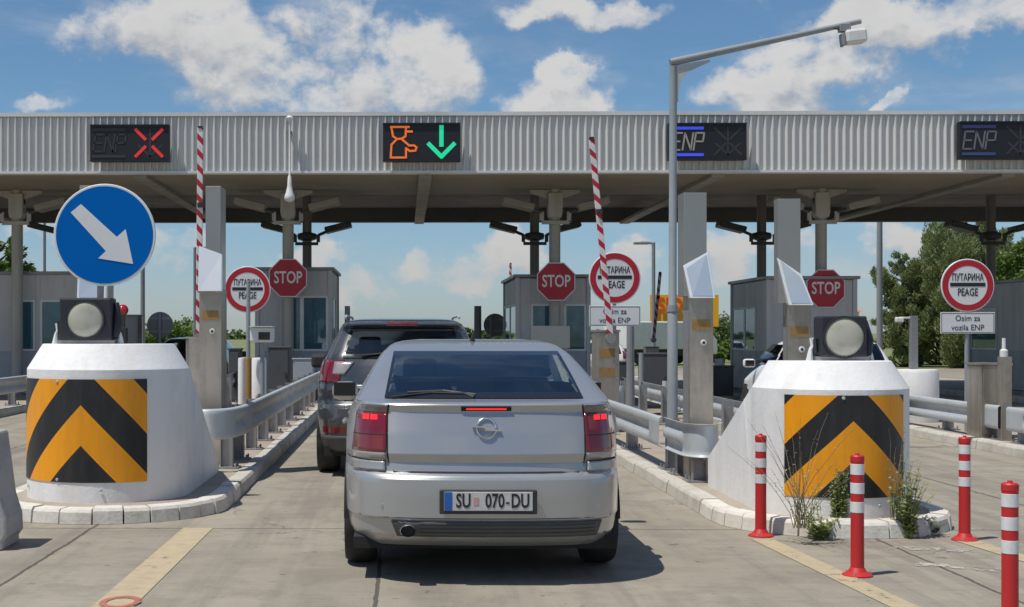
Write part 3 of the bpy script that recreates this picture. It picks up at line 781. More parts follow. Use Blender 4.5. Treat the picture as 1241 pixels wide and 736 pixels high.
# ---- the dark grey crossover in front
SY = 13.95; SX = -.02
suv = thing('dark_grey_suv', (SX, SY, 0), 'dark grey SUV waiting ahead of the silver hatchback', 'SUV')
st = [(.24, .20, 4.25, .84, 1, 1), (.30, .08, 4.38, .87, 1, 1), (.42, .02, 4.46, .90, 1, 1), (.62, -.02, 4.50, .918, 1, 1), (.72, -.01, 4.48, .92, 1, 1), (.76, .05, 4.46, .92, 1, 1), (.80, .08, 4.43, .92, .9, 1), (.92, .06, 4.30, .915, .85, 1), (.98, .07, 4.20, .91, .85, 1),
      (1.08, .10, 3.9, .895, .8, .9), (1.16, .13, 3.55, .87, .75, .7), (1.20, .15, 3.40, .85, .7, .6), (1.24, .17, 3.32, .83, .6, .55), (1.28, .20, 3.25, .80, .5, .5), (1.40, .30, 3.02, .745, .45, .5), (1.52, .40, 2.78, .69, .42, .45), (1.55, .40, 2.72, .675, .42, .4), (1.575, .30, 2.66, .655, .4, .4), (1.595, .28, 2.58, .64, .4, .4), (1.62, .36, 2.5, .61, .5, .4), (1.645, .60, 2.35, .55, .6, .5), (1.662, 1.0, 2.1, .45, .7, .6), (1.668, 1.3, 1.9, .3, .8, .7)]
zs2 = zlist((.24, .72, .03), (.72, .80, .01), (.80, 1.25, .02), (1.25, 1.56, .015), (1.56, 1.668, .009))
B2, _ = car_shell(suv, st, M['darkgrey_paint'], zs2, [(.90, .37, .40), (3.55, .37, .40)],
                  [rear_win(.60, .52, 1.25, 1.54, lambda z: interp(st, z, 1) + .3), side_win(.55, 3.1, .75, 2.72, 1.25, 1.53, gap=(1.2, 2.0)),
                   lambda c: 1.26 < c.z < 1.54 and abs(c.x) < interp(st, c.z, 3) * .86 and c.y > interp(st, c.z, 2) - .3], nside=40)
window_rear(B2, .62, .54, 1.235, 1.555, suv)
for sg in (-1, 1):
    for a, c, d, e in ((.57, 1.17, .76, 1.17), (1.23, 1.97, 1.23, 1.97), (2.03, 3.1, 2.03, 2.74)):
        side_glass('side_window', B2, st, a, c, d, e, 1.25, 1.53, sg, suv, M['glass'])
    def q(x0, x1, x2, x3, z0, z1): return [(sg * x0, z0), (sg * x1, z0), (sg * x2, z1), (sg * x3, z1)]
    t = slab(rearpatch(B2, q(.66, .885, .85, .60, .985, 1.22), .012, 14, 8).build('tail_lamp', M['tailred'], suv, smooth=True), .014)
    slab(rearpatch(B2, q(.60, .72, .70, .50, 1.07, 1.20), .014, 8, 5).build('reversing_lens', M['lampclear'], t, smooth=True), .01)
    slab(rearpatch(B2, q(.58, .82, .82, .58, .47, .535), .010, 8, 3).build('reflector', M['tailred'], suv), .01)
    mr = MB().cbox((sg * 1.02, 2.75, 1.16), (.20, .12, .17)).build('door_mirror', M['blacktrim'], suv, bevel=.04)
    MB().tube([(sg * .60, .45, 1.66), (sg * .60, .6, 1.685), (sg * .60, 2.3, 1.685), (sg * .60, 2.45, 1.655)], .014, 8).build('roof_rail', M['galv'], suv)
    for y in (.90, 3.55): wheel(suv, sg * .80, y, .352, .235, sg)
windscreen(st, 1.25, 1.54, suv)
slab(rearpatch(B2, [(-.80, .27), (.80, .27), (.84, .44), (-.84, .44)], .012, 24, 5).build('bumper_skirt', M['greytrim'], suv, smooth=True), .02)
slab(rearpatch(B2, [(-.62, .93), (.62, .93), (.62, .97), (-.62, .97)], .008, 24, 1).build('tailgate_trim', M['chrome'], suv, smooth=True), .01)
polyline_patch(B2, [(-.66, 1.2), (-.66, .98), (-.60, .80), (.60, .80), (.66, .98), (.66, 1.2)], .012, .003).build('tailgate_seam', M['seam'], suv)
pl2 = MB().cbox((0, .02, .87), (.54, .02, .125)).build('number_plate', M['signwhite'], suv, bevel=.004)
rearpatch(B2, [(-.16, 1.585), (.16, 1.585), (.16, 1.605), (-.16, 1.605)], .012, 6, 1).build('high_brake_lamp', M['tailred'], suv)
wp = MB(); wp.tube([(0, B2.rear_y(0, 1.24) - .02, 1.24), (-.2, B2.rear_y(0, 1.29) - .02, 1.29), (-.42, B2.rear_y(0, 1.27) - .02, 1.27)], .010, 8); wp.build('rear_wiper', M['blacktrim'], suv)
MB().box(-.82, .82, .25, 4.2, .22, .32).build('underbody', M['seam'], suv)
for y in (.90, 3.55):
    for sg in (-1, 1):
        al = MB(); vs = []; n = 20
        for i in range(n + 1):
            a = math.pi * i / n
            for x in (.55, .905): vs.append((sg * x, y + .405 * math.cos(a), .37 + .405 * math.sin(a)))
        al.add(vs, [(2 * i, 2 * i + 1, 2 * i + 3, 2 * i + 2) for i in range(n)]); al.build('arch_liner', M['seam'], suv)
for x in (-.4, .4): headrest_seat(suv, x, .95, .44, .6, 1.22, 1.38)
for x in (-.38, .38): headrest_seat(suv, x, 1.9, .48, .6, 1.28, 1.46)
MB().box(-.70, .70, 2.9, 3.2, .8, 1.22).build('dashboard', M['interior'], suv, bevel=.05)

# ---- simpler cars further off, all built the same way
def far_car(name, x, y, paint, label, cat, Ht=1.45, Wd=.86, Ln=4.1, rz=0.0, cut=.0):
    c = thing(name, (x, y, 0), label, cat, rz=rz); k = Ht / 1.456
    tab = [(.2, .12, Ln - .15, Wd - .06, 1, 1), (.45, .0, Ln, Wd, 1, 1), (.70, .02, Ln - .05, Wd, 1, 1), (.85 * k, .06, Ln - .5, Wd - .01, .8, 1), (.96 * k, .10, Ln - 1.0, Wd - .04, .7, .8),
           (1.0 * k, .14, Ln - 1.12, Wd - .06, .6, .7), (1.20 * k, .28, Ln - 1.45, Wd - .15, .5, .5), (1.36 * k, .42, Ln - 1.75, Wd - .24, .5, .45), (1.42 * k, .55, Ln - 1.95, Wd - .32, .6, .5), (1.456 * k, 1.0, Ln - 2.3, Wd - .5, .8, .6)]
    zs_ = zlist((.2, .96 * k, .04), (.96 * k, 1.38 * k, .02), (1.38 * k, 1.456 * k, .012))
    z0, z1 = 1.0 * k, 1.345 * k
    Bd, _ = car_shell(c, tab, M[paint], zs_, [(.75, .31, .34), (Ln - .85, .31, .34)],
        [rear_win(.56, .50, z0, z1, lambda z: interp(tab, z, 1) + .3), side_win(.45, Ln - 1.25, .65, Ln - 1.75, z0, z1, gap=(1.5,)),
         lambda q: z0 < q.z < z1 and abs(q.x) < interp(tab, q.z, 3) * .86 and q.y > interp(tab, q.z, 2) - .3], nside=30)
    window_rear(Bd, .58, .52, z0 - .015, z1 + .015, c); windscreen(tab, z0, z1 + .01, c)
    for sg in (-1, 1):
        side_glass('side_window', Bd, tab, .47, 1.46, .66, 1.46, z0, z1, sg, c, M['glass'])
        side_glass('side_window', Bd, tab, 1.54, Ln - 1.25, 1.54, Ln - 1.73, z0, z1, sg, c, M['glass'])
        slab(rearpatch(Bd, [(sg * .62, .72), (sg * .82, .72), (sg * .78, .95), (sg * .62, .95)], .01, 8, 6).build('tail_lamp', M['tailred'], c, smooth=True), .01)
        mr = MB().cbox((sg * (Wd + .09), Ln - 1.5, 1.02 * k), (.20, .10, .14)).build('door_mirror', M[paint], c, bevel=.04)
        MB().cbox((sg * (Wd + .09), Ln - 1.555, 1.02 * k), (.15, .006, .10)).build('mirror_glass', M['frit'], mr)  # dark reflection set as the pane's own black colour
        for yy in (.75, Ln - .85): wheel(c, sg * (Wd - .11), yy, .31, .2, sg)
    MB().box(-Wd + .1, Wd - .1, .2, Ln - .2, .2, .28).build('underbody', M['seam'], c)
    MB().cbox((0, .01, .6), (.52, .02, .11)).build('number_plate', M['signwhite'], c)
    for xx in (-.36, .36): headrest_seat(c, xx, 1.7, .45, .5, 1.08 * k, 1.24 * k)
    return c
far_car('white_car', 6.66, 20.3, 'white_paint', 'white car standing in the right lane behind the striped concrete bullnose', 'car', 1.43, .82, 4.0)
far_car('dark_car', -4.95, 31.0, 'black_paint', 'dark car in the left lane seen between the bullnose and the steel pylon', 'car', 1.40, .88, 4.3)
far_car('white_hatchback', 6.05, 41.5, 'white_paint', 'white car beyond the middle toll booth, to the right of its window', 'car', 1.28, .85, 4.1)
# white box van further off
van = thing('white_van', (at(756, 404, 62).x, 64, 0), 'distant white box van parked beyond the toll plaza', 'van', rz=R(-62))
MB().box(-1.1, 1.1, 0, 3.4, .75, 2.05).build('cargo_box', M['whitemetal'], van, bevel=.06)
cb_ = MB(); cb_.add([(-1, 3.45, .5), (1, 3.45, .5), (1, 5.2, .5), (-1, 5.2, .5), (-1, 3.45, 1.9), (1, 3.45, 1.9), (.95, 4.5, 1.9), (-.95, 4.5, 1.9), (-1, 5.2, 1.15), (1, 5.2, 1.15)],
      [(0, 1, 2, 3), (0, 4, 5, 1), (4, 7, 6, 5), (7, 8, 9, 6), (8, 3, 2, 9), (0, 3, 8, 7, 4), (1, 5, 6, 9, 2)]); cb_.build('cab', M['white_paint'], van, bevel=.04)
MB().box(-1.0, 1.0, .1, 3.3, .45, .74).build('chassis', M['blacktrim'], van)
for sg in (-1, 1):
    for yy in (.7, 4.3): wheel(van, sg * .9, yy, .38, .25, sg)
# ------------------------------------------------------------------ concrete bullnoses with chevron sheets
def bullnose(name, cx, cy, r, yend, ztop, zch, zend, chpx, label, apexpx, ptop, pbot):
    t = thing(name, (cx, cy, 0), label, 'bullnose')
    n = 28; prof = []     # plan: half circle nose + straight sides to yend
    plan = [(-r, yend - cy)] + [(-r, (yend - cy) * k / 6) for k in range(5, 0, -1)] + [(r * math.cos(math.pi + math.pi * i / n), r * math.sin(math.pi + math.pi * i / n)) for i in range(n + 1)] + [(r, (yend - cy) * k / 6) for k in range(1, 6)] + [(r, yend - cy)]
    L = yend - cy
    def zlim(y):      # rear wedge: height falls with distance
        return zch if y <= 0 else zch - (zch - zend) * (y / L)
    vs = []; m_ = len(plan)
    inset = .13; lv = []
    for x, y in plan: lv.append((x * 1.0, y, .1))
    for x, y in plan: lv.append((x, y, zlim(y)))
    for x, y in plan:
        k = (r - inset) / r
        if y <= 0: lv.append((x * k, y * k, ztop))
        else:
            zz = zlim(y); f_ = (zz - zend) / (zch - zend); lv.append((x * k, y * .93, zz + (ztop - zch) * max(0, f_)))
    fs = []
    for a in (0, 1):
        for j in range(m_ - 1): fs.append((a * m_ + j, a * m_ + j + 1, (a + 1) * m_ + j + 1, (a + 1) * m_ + j))
        fs.append((a * m_ + m_ - 1, a * m_, (a + 1) * m_, (a + 1) * m_ + m_ - 1))
    # top: quads between mirrored points
    for j in range(m_ // 2):
        a, b_ = 2 * m_ + j, 2 * m_ + j + 1; c, d = 2 * m_ + m_ - 2 - j, 2 * m_ + m_ - 1 - j
        if b_ < c: fs.append((a, b_, c, d))
        elif b_ == c: fs.append((a, b_, d))
    MB().add(lv, fs).build('concrete_body', M['whiteconc'], t, smooth=True, angle=30, bevel=.012)
    # chevron sheet wrapped on the nose between two picture columns
    def ang(px):
        best = None
        for i in range(-900, 901):
            a = R(i / 10); p = Vector((cx + r * math.sin(a), cy - r * math.cos(a), 0))
            dep = -SA * p.x + CA * p.y; lat = CA * p.x + SA * p.y; x = PX + F * lat / dep
            if best is None or abs(x - px) < best[0]: best = (abs(x - px), a)
        return best[1]
    a0, a1, am = ang(chpx[0]), ang(chpx[1]), ang(apexpx)
    rr = r + .006; k = 30; vs = []; fs = []
    for i in range(k + 1):
        a = a0 + (a1 - a0) * i / k
        for z in (pbot, ptop): vs.append((rr * math.sin(a), -rr * math.cos(a), z))
    for i in range(k): fs.append((2 * i, 2 * i + 2, 2 * i + 3, 2 * i + 1))
    o = MB().add(vs, fs).build('chevron_panel', M['chevron'], t, smooth=True)
    uvl = o.data.uv_layers.new(name='UVMap')
    for lp in o.data.loops:
        v = o.data.vertices[lp.vertex_index].co; a = math.atan2(v.x, -v.y)
        uvl.data[lp.index].uv = ((a - am) * r, (ptop - v.z) / (ptop - pbot) * .84)
    # fixing bolts
    for a, z in ((a0 + (a1 - a0) * .44, ptop - .02), (a0 + (a1 - a0) * .12, pbot - .06), (a0 + (a1 - a0) * .72, pbot - .06), (a0 + (a1 - a0) * .44, pbot + .02)):
        mt = Matrix.Translation((rr * math.sin(a), -rr * math.cos(a), z)) @ Matrix.Rotation(a, 4, 'Z') @ Matrix.Rotation(R(90), 4, 'X')
        MB().lathe([(.014, 0), (.010, .008)], 8, mat=mt).build('bolt', M['galv'], t)
    return t
bullnose('concrete_bullnose', -2.54, 11.70, .69, 13.55, 1.41, 1.20, .22, (31, 178), 'tapered white concrete bullnose with chevron panel on the left island', 98, 1.125, .285)
bullnose('concrete_bullnose', 3.345, 10.80, .600, 12.35, 1.285, 1.075, .38, (951, 1094), 'tapered white concrete bullnose with chevron panel and weeds at its foot, on the right island', 1034, 1.035, .27)

# signal lamps on top
def top_lamp(cx, y, z0, wd, ht, label):
    t = thing('warning_lamp', (cx, y, z0), label, 'signal lamp', 'warning lamps on the bullnoses')
    hs = MB().box(-wd / 2, wd / 2, 0, .20, .035, ht).build('housing', M['blacklamp'], t, bevel=.015)
    MB().tube([(wd / 2 + .02, .05, ht * .15), (wd / 2 + .035, .09, ht * .45), (wd / 2 + .02, .12, ht * .9)], [.03, .045, .02], 10).build('side_hinge', M['blacklamp'], t, smooth=True)
    MB().tube([(-wd / 2 - .015, .08, ht * .2), (-wd / 2 - .02, .08, ht * .5)], .018, 8).build('side_latch', M['blacklamp'], t)
    mt = Matrix.Translation((0, -.004, ht * .53)) @ Matrix.Rotation(R(90), 4, 'X')
    MB().lathe([(.168, -.005), (.168, .02), (.155, .02), (.155, .004)], 40, mat=mt).build('lens_ring', M['blacklamp'], t, smooth=True)
    MB().lathe([(.154, .004), (.13, .022), (.08, .036), (.02, .042)], 40, mat=mt).build('lens', M['lens'], t, smooth=True)
    for sx in (-1, 1): MB().tube([(sx * (wd / 2 + .06), .10, -.004), (sx * (wd / 2 + .05), .10, .09), (sx * (wd / 2 + .035), .10, .12), (sx * (wd / 2 + .05), .10, .18)], [.03, .016, .016, .010], 8).build('bracket', M['whitemetal'], t)
    MB().box(-wd / 2 - .02, wd / 2 + .02, .02, .18, .0, .036).build('base_rail', M['galvdark'], t)
    return t
p = at(105, 404, 11.55); top_lamp(p.x, 11.50, 1.405, .445, .395, 'black square lamp with round frosted lens below the blue arrow sign')
p = at(1020.5, 404, 10.80); top_lamp(p.x, 10.75, 1.28, .365, .355, 'black square lamp with round frosted lens on the right bullnose')

# ------------------------------------------------------------------ blue arrow sign
p = at(127, 285, 12.1); t = thing('arrow_sign', (p.x, 12.1, 0), 'round blue keep-right sign with white diagonal arrow above the left bullnose', 'road sign')
def disc(r0, r1, y0, y1, z, n=64, c=0.0):
    mt = Matrix.Translation((c, 0, z)) @ Matrix.Rotation(R(90), 4, 'X'); return MB().lathe([(r1, -y0), (r0, -y0), (r0, -y1), (r1, -y1)], n, mat=mt)
zc = p.z; rs = .456
MB().lathe([(rs - .006, .012), (rs, .006), (rs, -.01), (rs - .012, -.012)], 72, mat=Matrix.Translation((0, 0, zc)) @ Matrix.Rotation(R(90), 4, 'X')).build('sign_plate', M['signwhite'], t)
MB().lathe([(rs - .022, .0125), (rs - .022, .0145)], 72, mat=Matrix.Translation((0, 0, zc)) @ Matrix.Rotation(R(90), 4, 'X')).build('blue_face', M['signblue'], t)
s_ = 12.1 / F
ar = [((x - 127) * s_, zc - (y - 285) * s_) for x, y in ((86, 257.8), (98.4, 247.5), (142.2, 287.5), (153, 278), (162, 320.3), (119.4, 313.5), (128.8, 304.7))]
MB().prism(ar, -.0155, -.018).build('arrow', M['signwhite'], t)
MB().tube([(-.05, .05, 1.2), (-.05, .05, zc + .3)], .03, 14).build('pole', M['galvdark'], t)

# ------------------------------------------------------------------ steel pylons
def pylon(cx, y, ht, wd, dp, hz0, hz1, label, side=1, mirror=True, ua=.01, ub=.01, sk=0.0, drop=.09):
    t = thing('steel_pylon', (cx, y, .11), label, 'pylon', 'steel pylons at the lane entry')
    MB().box(-wd / 2, wd / 2, 0, dp, 0, hz0 + .02).build('lower_case', M['stainless'], t, bevel=.004)
    MB().box(-wd / 2 + ua, wd / 2 - ub, .01, dp, hz0 + .02, ht).build('upper_case', M['stainlessplate'], t, bevel=.004)
    # tilted polished display hood leaning toward the traffic
    a = wd / 2 + .004; zl = hz1 + (.0 if side > 0 else -drop); zr = hz1 - (drop if side > 0 else .0)
    hd = MB().add([(-a, -.06, hz0), (a, -.06, hz0), (a + sk, .008, zr), (-a + sk, .008, zl), (-a, .04, hz0), (a, .04, hz0), (a + sk, .04, zr), (-a + sk, .04, zl)],
                  [(0, 1, 2, 3), (4, 7, 6, 5), (0, 4, 5, 1), (1, 5, 6, 2), (2, 6, 7, 3), (3, 7, 4, 0)])
    h = hd.build('display_hood', M['whitepanel'], t, bevel=.004)
    e = .022; zl2, zr2 = zl - e * 1.3, zr - e * 1.3
    if mirror:
        def fy(z, zt): return -.06 + (z - hz0) / (zt - hz0) * .068 - .004
        MB().add([(-a + e, fy(hz0 + e, zl), hz0 + e), (a - e, fy(hz0 + e, zr), hz0 + e), (a - e + sk * .9, fy(zr2, zr), zr2), (-a + e + sk * .9, fy(zl2, zl), zl2)], [(0, 1, 2, 3)]).build('mirror_face', M['mirrorpanel'], h)
    MB().box(-.085, .085, -.004, .002, hz0 - .30, hz0 - .20).build('sticker', M['label'], t)
    MB().box(-wd * .5 - .002, -wd * .5 + .002, .03, dp - .03, .3, hz0 - .1).build('access_door', M['galvdark'], t)
    mt = Matrix.Translation((.02, -.004, hz0 - .42)) @ Matrix.Rotation(R(90), 4, 'X')
    kn = MB().lathe([(.03, 0), (.026, .012)], 16, mat=mt).build('button', M['whitemetal'], t)
    MB().lathe([(.014, .012), (.012, .018)], 12, mat=mt).build('button_cap', M['signblack'], kn)
    return t
p = at(255, 404, 14.3); py1 = pylon(p.x, 14.3, 2.94, .235, .42, 1.83, 2.31, 'steel pylon with white hood beside the left guardrail, standing right of the bullnose', 1, mirror=False, ua=.065)
MB().box(-.245, -.119, .12, .40, 0, 1.34).build('side_cabinet', M['stainless'], py1, bevel=.004)
p = at(112, 404, 14.6); pylon(p.x, 14.6, 2.98, .30, .42, 1.75, 2.2, 'steel pylon almost hidden by the blue arrow sign', 1)
p = at(850, 404, 12.9); pylon(p.x, 12.9, 2.72, .225, .30, 1.72, 2.16, 'steel pylon with tilted hood inside the end of the right guardrail', -1, ua=-.05, ub=.06, sk=-.052, drop=.13)
p = at(969, 404, 13.0); pylon(p.x, 13.0, 2.67, .225, .17, 1.655, 2.11, 'steel pylon with tilted hood partly covered by the right bullnose', 1, ua=-.085, ub=.10, sk=-.095, drop=.16)

# ------------------------------------------------------------------ guardrails
def rail(path, ztop, posts, label, inward, postside=1, zb=.12, flat=None):
    """path: plan points (x, y) of the beam, posts: (x, y)"""
    t = thing('guardrail', (posts[0][0], posts[0][1], zb), label, 'guardrail')
    ox, oy = posts[0]
    prof = [(.0, 0), (.028, -.006), (.040, -.022), (.042, -.060), (.036, -.098), (.004, -.122), (.0, -.155), (.004, -.188), (.036, -.212), (.042, -.25), (.040, -.288), (.028, -.304), (0, -.31)]
    P = [Vector((x, y, 0)) for x, y in path]; Q = []
    for i in range(len(P) - 1):       # smooth the corners
        Q.append(P[i])
    Q.append(P[-1])
    for _ in range(2):
        q2 = [Q[0]]
        for a, c in zip(Q, Q[1:]):
            if (a - c).length > 1.0: q2 += [a + (c - a).normalized() * d_ for d_ in (.2, .45, .5, .7, .75)] + [c + (a - c).normalized() * d_ for d_ in (.75, .7, .5, .45, .2)]
            else: q2 += [a * .75 + c * .25, a * .25 + c * .75]
        Q = q2 + [Q[-1]]
    L_ = [0.0]
    for a, c in zip(Q, Q[1:]): L_.append(L_[-1] + (c - a).length)
    Q2 = []; i = 0; s_ = 0.0
    while s_ < L_[-1]:
        while i < len(L_) - 2 and L_[i + 1] < s_: i += 1
        Q2.append(Q[i].lerp(Q[i + 1], (s_ - L_[i]) / max(1e-6, L_[i + 1] - L_[i]))); s_ += .03 if s_ < 2.2 or s_ > L_[-1] - 1.0 else .5
    Q = Q2 + [Q[-1]]
    vs = []; fs = []; m_ = len(prof)
    for i, q_ in enumerate(Q):
        d = (Q[min(i + 1, len(Q) - 1)] - Q[max(i - 1, 0)]).normalized(); n_ = Vector((d.y, -d.x, 0)) * inward
        for o_, z in prof:
            if flat and flat(q_): o_ = max(o_, .041 if -.30 < z < -.01 else o_)
            vs.append(q_ + n_ * o_ + Vector((-ox, -oy, ztop + z - zb)))
    for i in range(len(Q) - 1):
        for j in range(m_ - 1): fs.append((i * m_ + j, (i + 1) * m_ + j, (i + 1) * m_ + j + 1, i * m_ + j + 1))
    o = MB().add(vs, fs).build('beam', M['galv'], t, smooth=True, angle=60); s = o.modifiers.new('thickness', 'SOLIDIFY'); s.thickness = .005
    for (x, y) in posts:
        pb = MB(); X0, Y0 = x - ox, y - oy; h = ztop - .03 - zb
        pb.box(X0 - .06, X0 + .06, Y0 - .004, Y0 + .004, .01, h); pb.box(X0 - .064, X0 - .056, Y0 - .05, Y0 + .05, .01, h); pb.box(X0 + .056, X0 + .064, Y0 - .05, Y0 + .05, .01, h)
        po = pb.build('post', M['galvdark'], t)
        fb = MB().box(X0 - .13, X0 + .13, Y0 - .11, Y0 + .11, 0, .014)
        for bx in (-.1, .1):
            for b2 in (-.08, .08): fb.tube([(X0 + bx, Y0 + b2, .0), (X0 + bx, Y0 + b2, .055)], .011, 6)
        fb.build('foot_plate', M['galvdark'], po)
    return t
rail([(-2.35, 13.95), (-2.12, 13.52), (-1.93, 13.42), (-1.76, 13.6), (-1.69, 14.1), (-1.68, 29)], .75, [(-1.82, y) for y in [13.95, 14.9] + [16.2 + 1.33 * i for i in range(10)]], 'galvanised guardrail along the left kerb of the middle lane, curved round its near end', 1, flat=lambda q: q.y < 13.75 or 14.25 < q.y < 14.75)
rail([(2.60, 13.75), (2.60, 29)], .66, [(2.72, y) for y in [13.85, 16.3, 18.6, 20.9, 23.2, 25.5, 27.8]], 'long galvanised guardrail along the right kerb beside the silver hatchback', -1, flat=lambda q: q.y < 14.3)
rail([(2.585, 13.62), (2.585, 13.0), (2.60, 12.66), (2.74, 12.50), (2.92, 12.58), (2.99, 12.85)], .665, [(2.72, 13.35), (2.74, 12.72)], 'short rounded end piece of guardrail in front of the steel pylon', -1, flat=lambda q: q.y < 12.9)
rail([(4.14, 14.5), (4.14, 29)], .66, [(4.02, y) for y in range(15, 29, 2)], 'guardrail on the far edge of the right island', 1)
rail([(-3.36, 14.5), (-3.36, 29)], .72, [(-3.24, y) for y in range(15, 29, 2)], 'guardrail on the left edge of the left island behind the bullnose', -1)
rail([(7.66, 10.0), (7.66, 17.35)], .57, [(7.78, y) for y in (10.5, 12.8, 15.0, 17.2)], 'near length of guardrail at the right picture edge in front of the steel cabinet', -1, flat=lambda q: q.y > 16.9)
rail([(7.66, 17.6), (7.66, 30)], .57, [(7.78, y) for y in (17.8, 19.6, 21.8, 24, 26.2, 28.4)], 'far length of guardrail below the right toll sign, starting just past the gap', -1, flat=lambda q: q.y < 18.2)
rail([(-7.4, 15.0), (-7.4, 30)], .68, [(-7.52, y) for y in (16, 18, 20, 22, 24, 26, 28)], 'dull guardrail at the left picture edge in front of the leftmost booth', 1)

# ------------------------------------------------------------------ flexible bollards
def bollard(loc, label):
    t = thing('flexible_bollard', loc, label, 'bollard', 'red and white bollards on the right')
    MB().lathe([(.092, 0), (.092, .008), (.075, .018), (.056, .028), (.046, .045), (.04, .055)], 28).build('base', M['bollardred'], t, smooth=True, angle=30)
    MB().lathe([(.041, .05), (.040, .30), (.040, .705), (.042, .708), (.042, .738), (.036, .745), (.014, .747), (.012, .757)], 28).build('post', M['bollardred'], t, smooth=True, angle=30)
    for z0 in (.425, .542, .659): MB().lathe([(.0405, z0 - .033), (.0418, z0 - .032), (.0418, z0 + .032), (.0405, z0 + .033)], 28).build('reflective_band', M['reflective'], t, smooth=True, angle=30)
    for k in range(3):
        a = k * 2.1; MB().lathe([(.010, .010), (.008, .024)], 8, c=(.078 * math.cos(a), .078 * math.sin(a), 0)).build('anchor_bolt', M['galvdark'], t)
    return t
p = gnd(922, 650); b0 = bollard((p.x, p.y, .001), 'red and white bollard close to the left curve of the kerb nose')
p = gnd(1039, 698); dup(b0, (p.x, p.y, .001), 'red and white bollard in front of the chevron panel, on the yellow line')
p = gnd(1169, 655); dup(b0, (p.x, p.y, .001), 'red and white bollard standing right of the kerb nose')
p = gnd(1224, 765); dup(b0, (p.x, p.y, .001), 'nearest red and white bollard, cut by the bottom of the picture')
for o in COL.objects:
    if o.name.startswith('flexible_bollard'): o['group'] = 'red and white bollards on the right'

# leftmost concrete barrier block
t = thing('concrete_barrier', (-3.15, 9.05, 0), 'grey concrete barrier block at the left picture edge', 'barrier')
pf = [(-.60, .05), (-.60, 0), (.0, 0), (.0, .06), (.03, .10), (.025, .22), (-.02, .36), (-.08, .81), (-.50, .81)]
p = gnd(3, 668)
mt = Matrix.Translation((p.x + 3.15, 0, 0))
MB().prism(pf, .0, .42, mt).build('barrier_body', M['greyconc'], t, bevel=.02)
t.location.y = p.y

# ------------------------------------------------------------------ raised barrier arms
def arm(name, base, top, label, hx, pw, pd, ph):
    t = thing(name, (hx, base.y, .118), label, 'barrier')
    MB().box(-pw / 2, pw / 2, -pd / 2, pd / 2, 0, ph).build('drive_case', M['stainless'], t, bevel=.01)
    MB().box(-pw / 2 - .015, pw / 2 + .015, -pd / 2 - .015, pd / 2 + .015, ph, ph + .03).build('case_lid', M['stainlessplate'], t, bevel=.006)
    for zz in (.35, .62): MB().box(-pw * .32, pw * .32, -pd / 2 - .006, -pd / 2 - .001, ph - zz, ph - zz + .12).build('sticker', M['label'], t)
    o_ = Vector((hx, base.y, .118)); a = base - o_; c = top - o_; a.y = c.y = -pd / 2 - .06
    ax = (c - a); Ln = ax.length; zax = ax.normalized(); xax = Vector((0, 1, 0)).cross(zax).normalized(); yax = zax.cross(xax)
    mt = Matrix((xax, yax, zax)).transposed().to_4x4(); mt.translation = a
    ao = MB().box(-.04, .04, -.02, .02, 0, Ln).build('arm', M['stripes'], t, bevel=.006); ao.matrix_local = mt; mt = Matrix.Identity(4)
    MB().box(-.03, .05, -.05, -.02, Ln * .62, Ln * .62 + .07, mt).build('reflector', M['blacktrim'], ao)
    MB().box(-.03, .03, -.03, .03, Ln - .01, Ln + .02, mt).build('end_cap', M['blacktrim'], ao)
    MB().tube([(a.x, -pd / 2 - .10, a.z), (a.x, -pd / 2 + .02, a.z)], .07, 16).build('pivot', M['galvdark'], t)
    return t
arm('boom_barrier', at(737, 410, 19.2), at(714, 171, 19.2), 'raised red and white boom crossing in front of the round toll sign', at(731, 404, 19.4).x, .34, .36, 1.40)
arm('boom_barrier', at(244, 410, 19.2), at(246, 158, 19.2), 'raised red and white boom at the left edge of the steel pylon', at(243, 404, 19.4).x, .30, .36, 1.30)

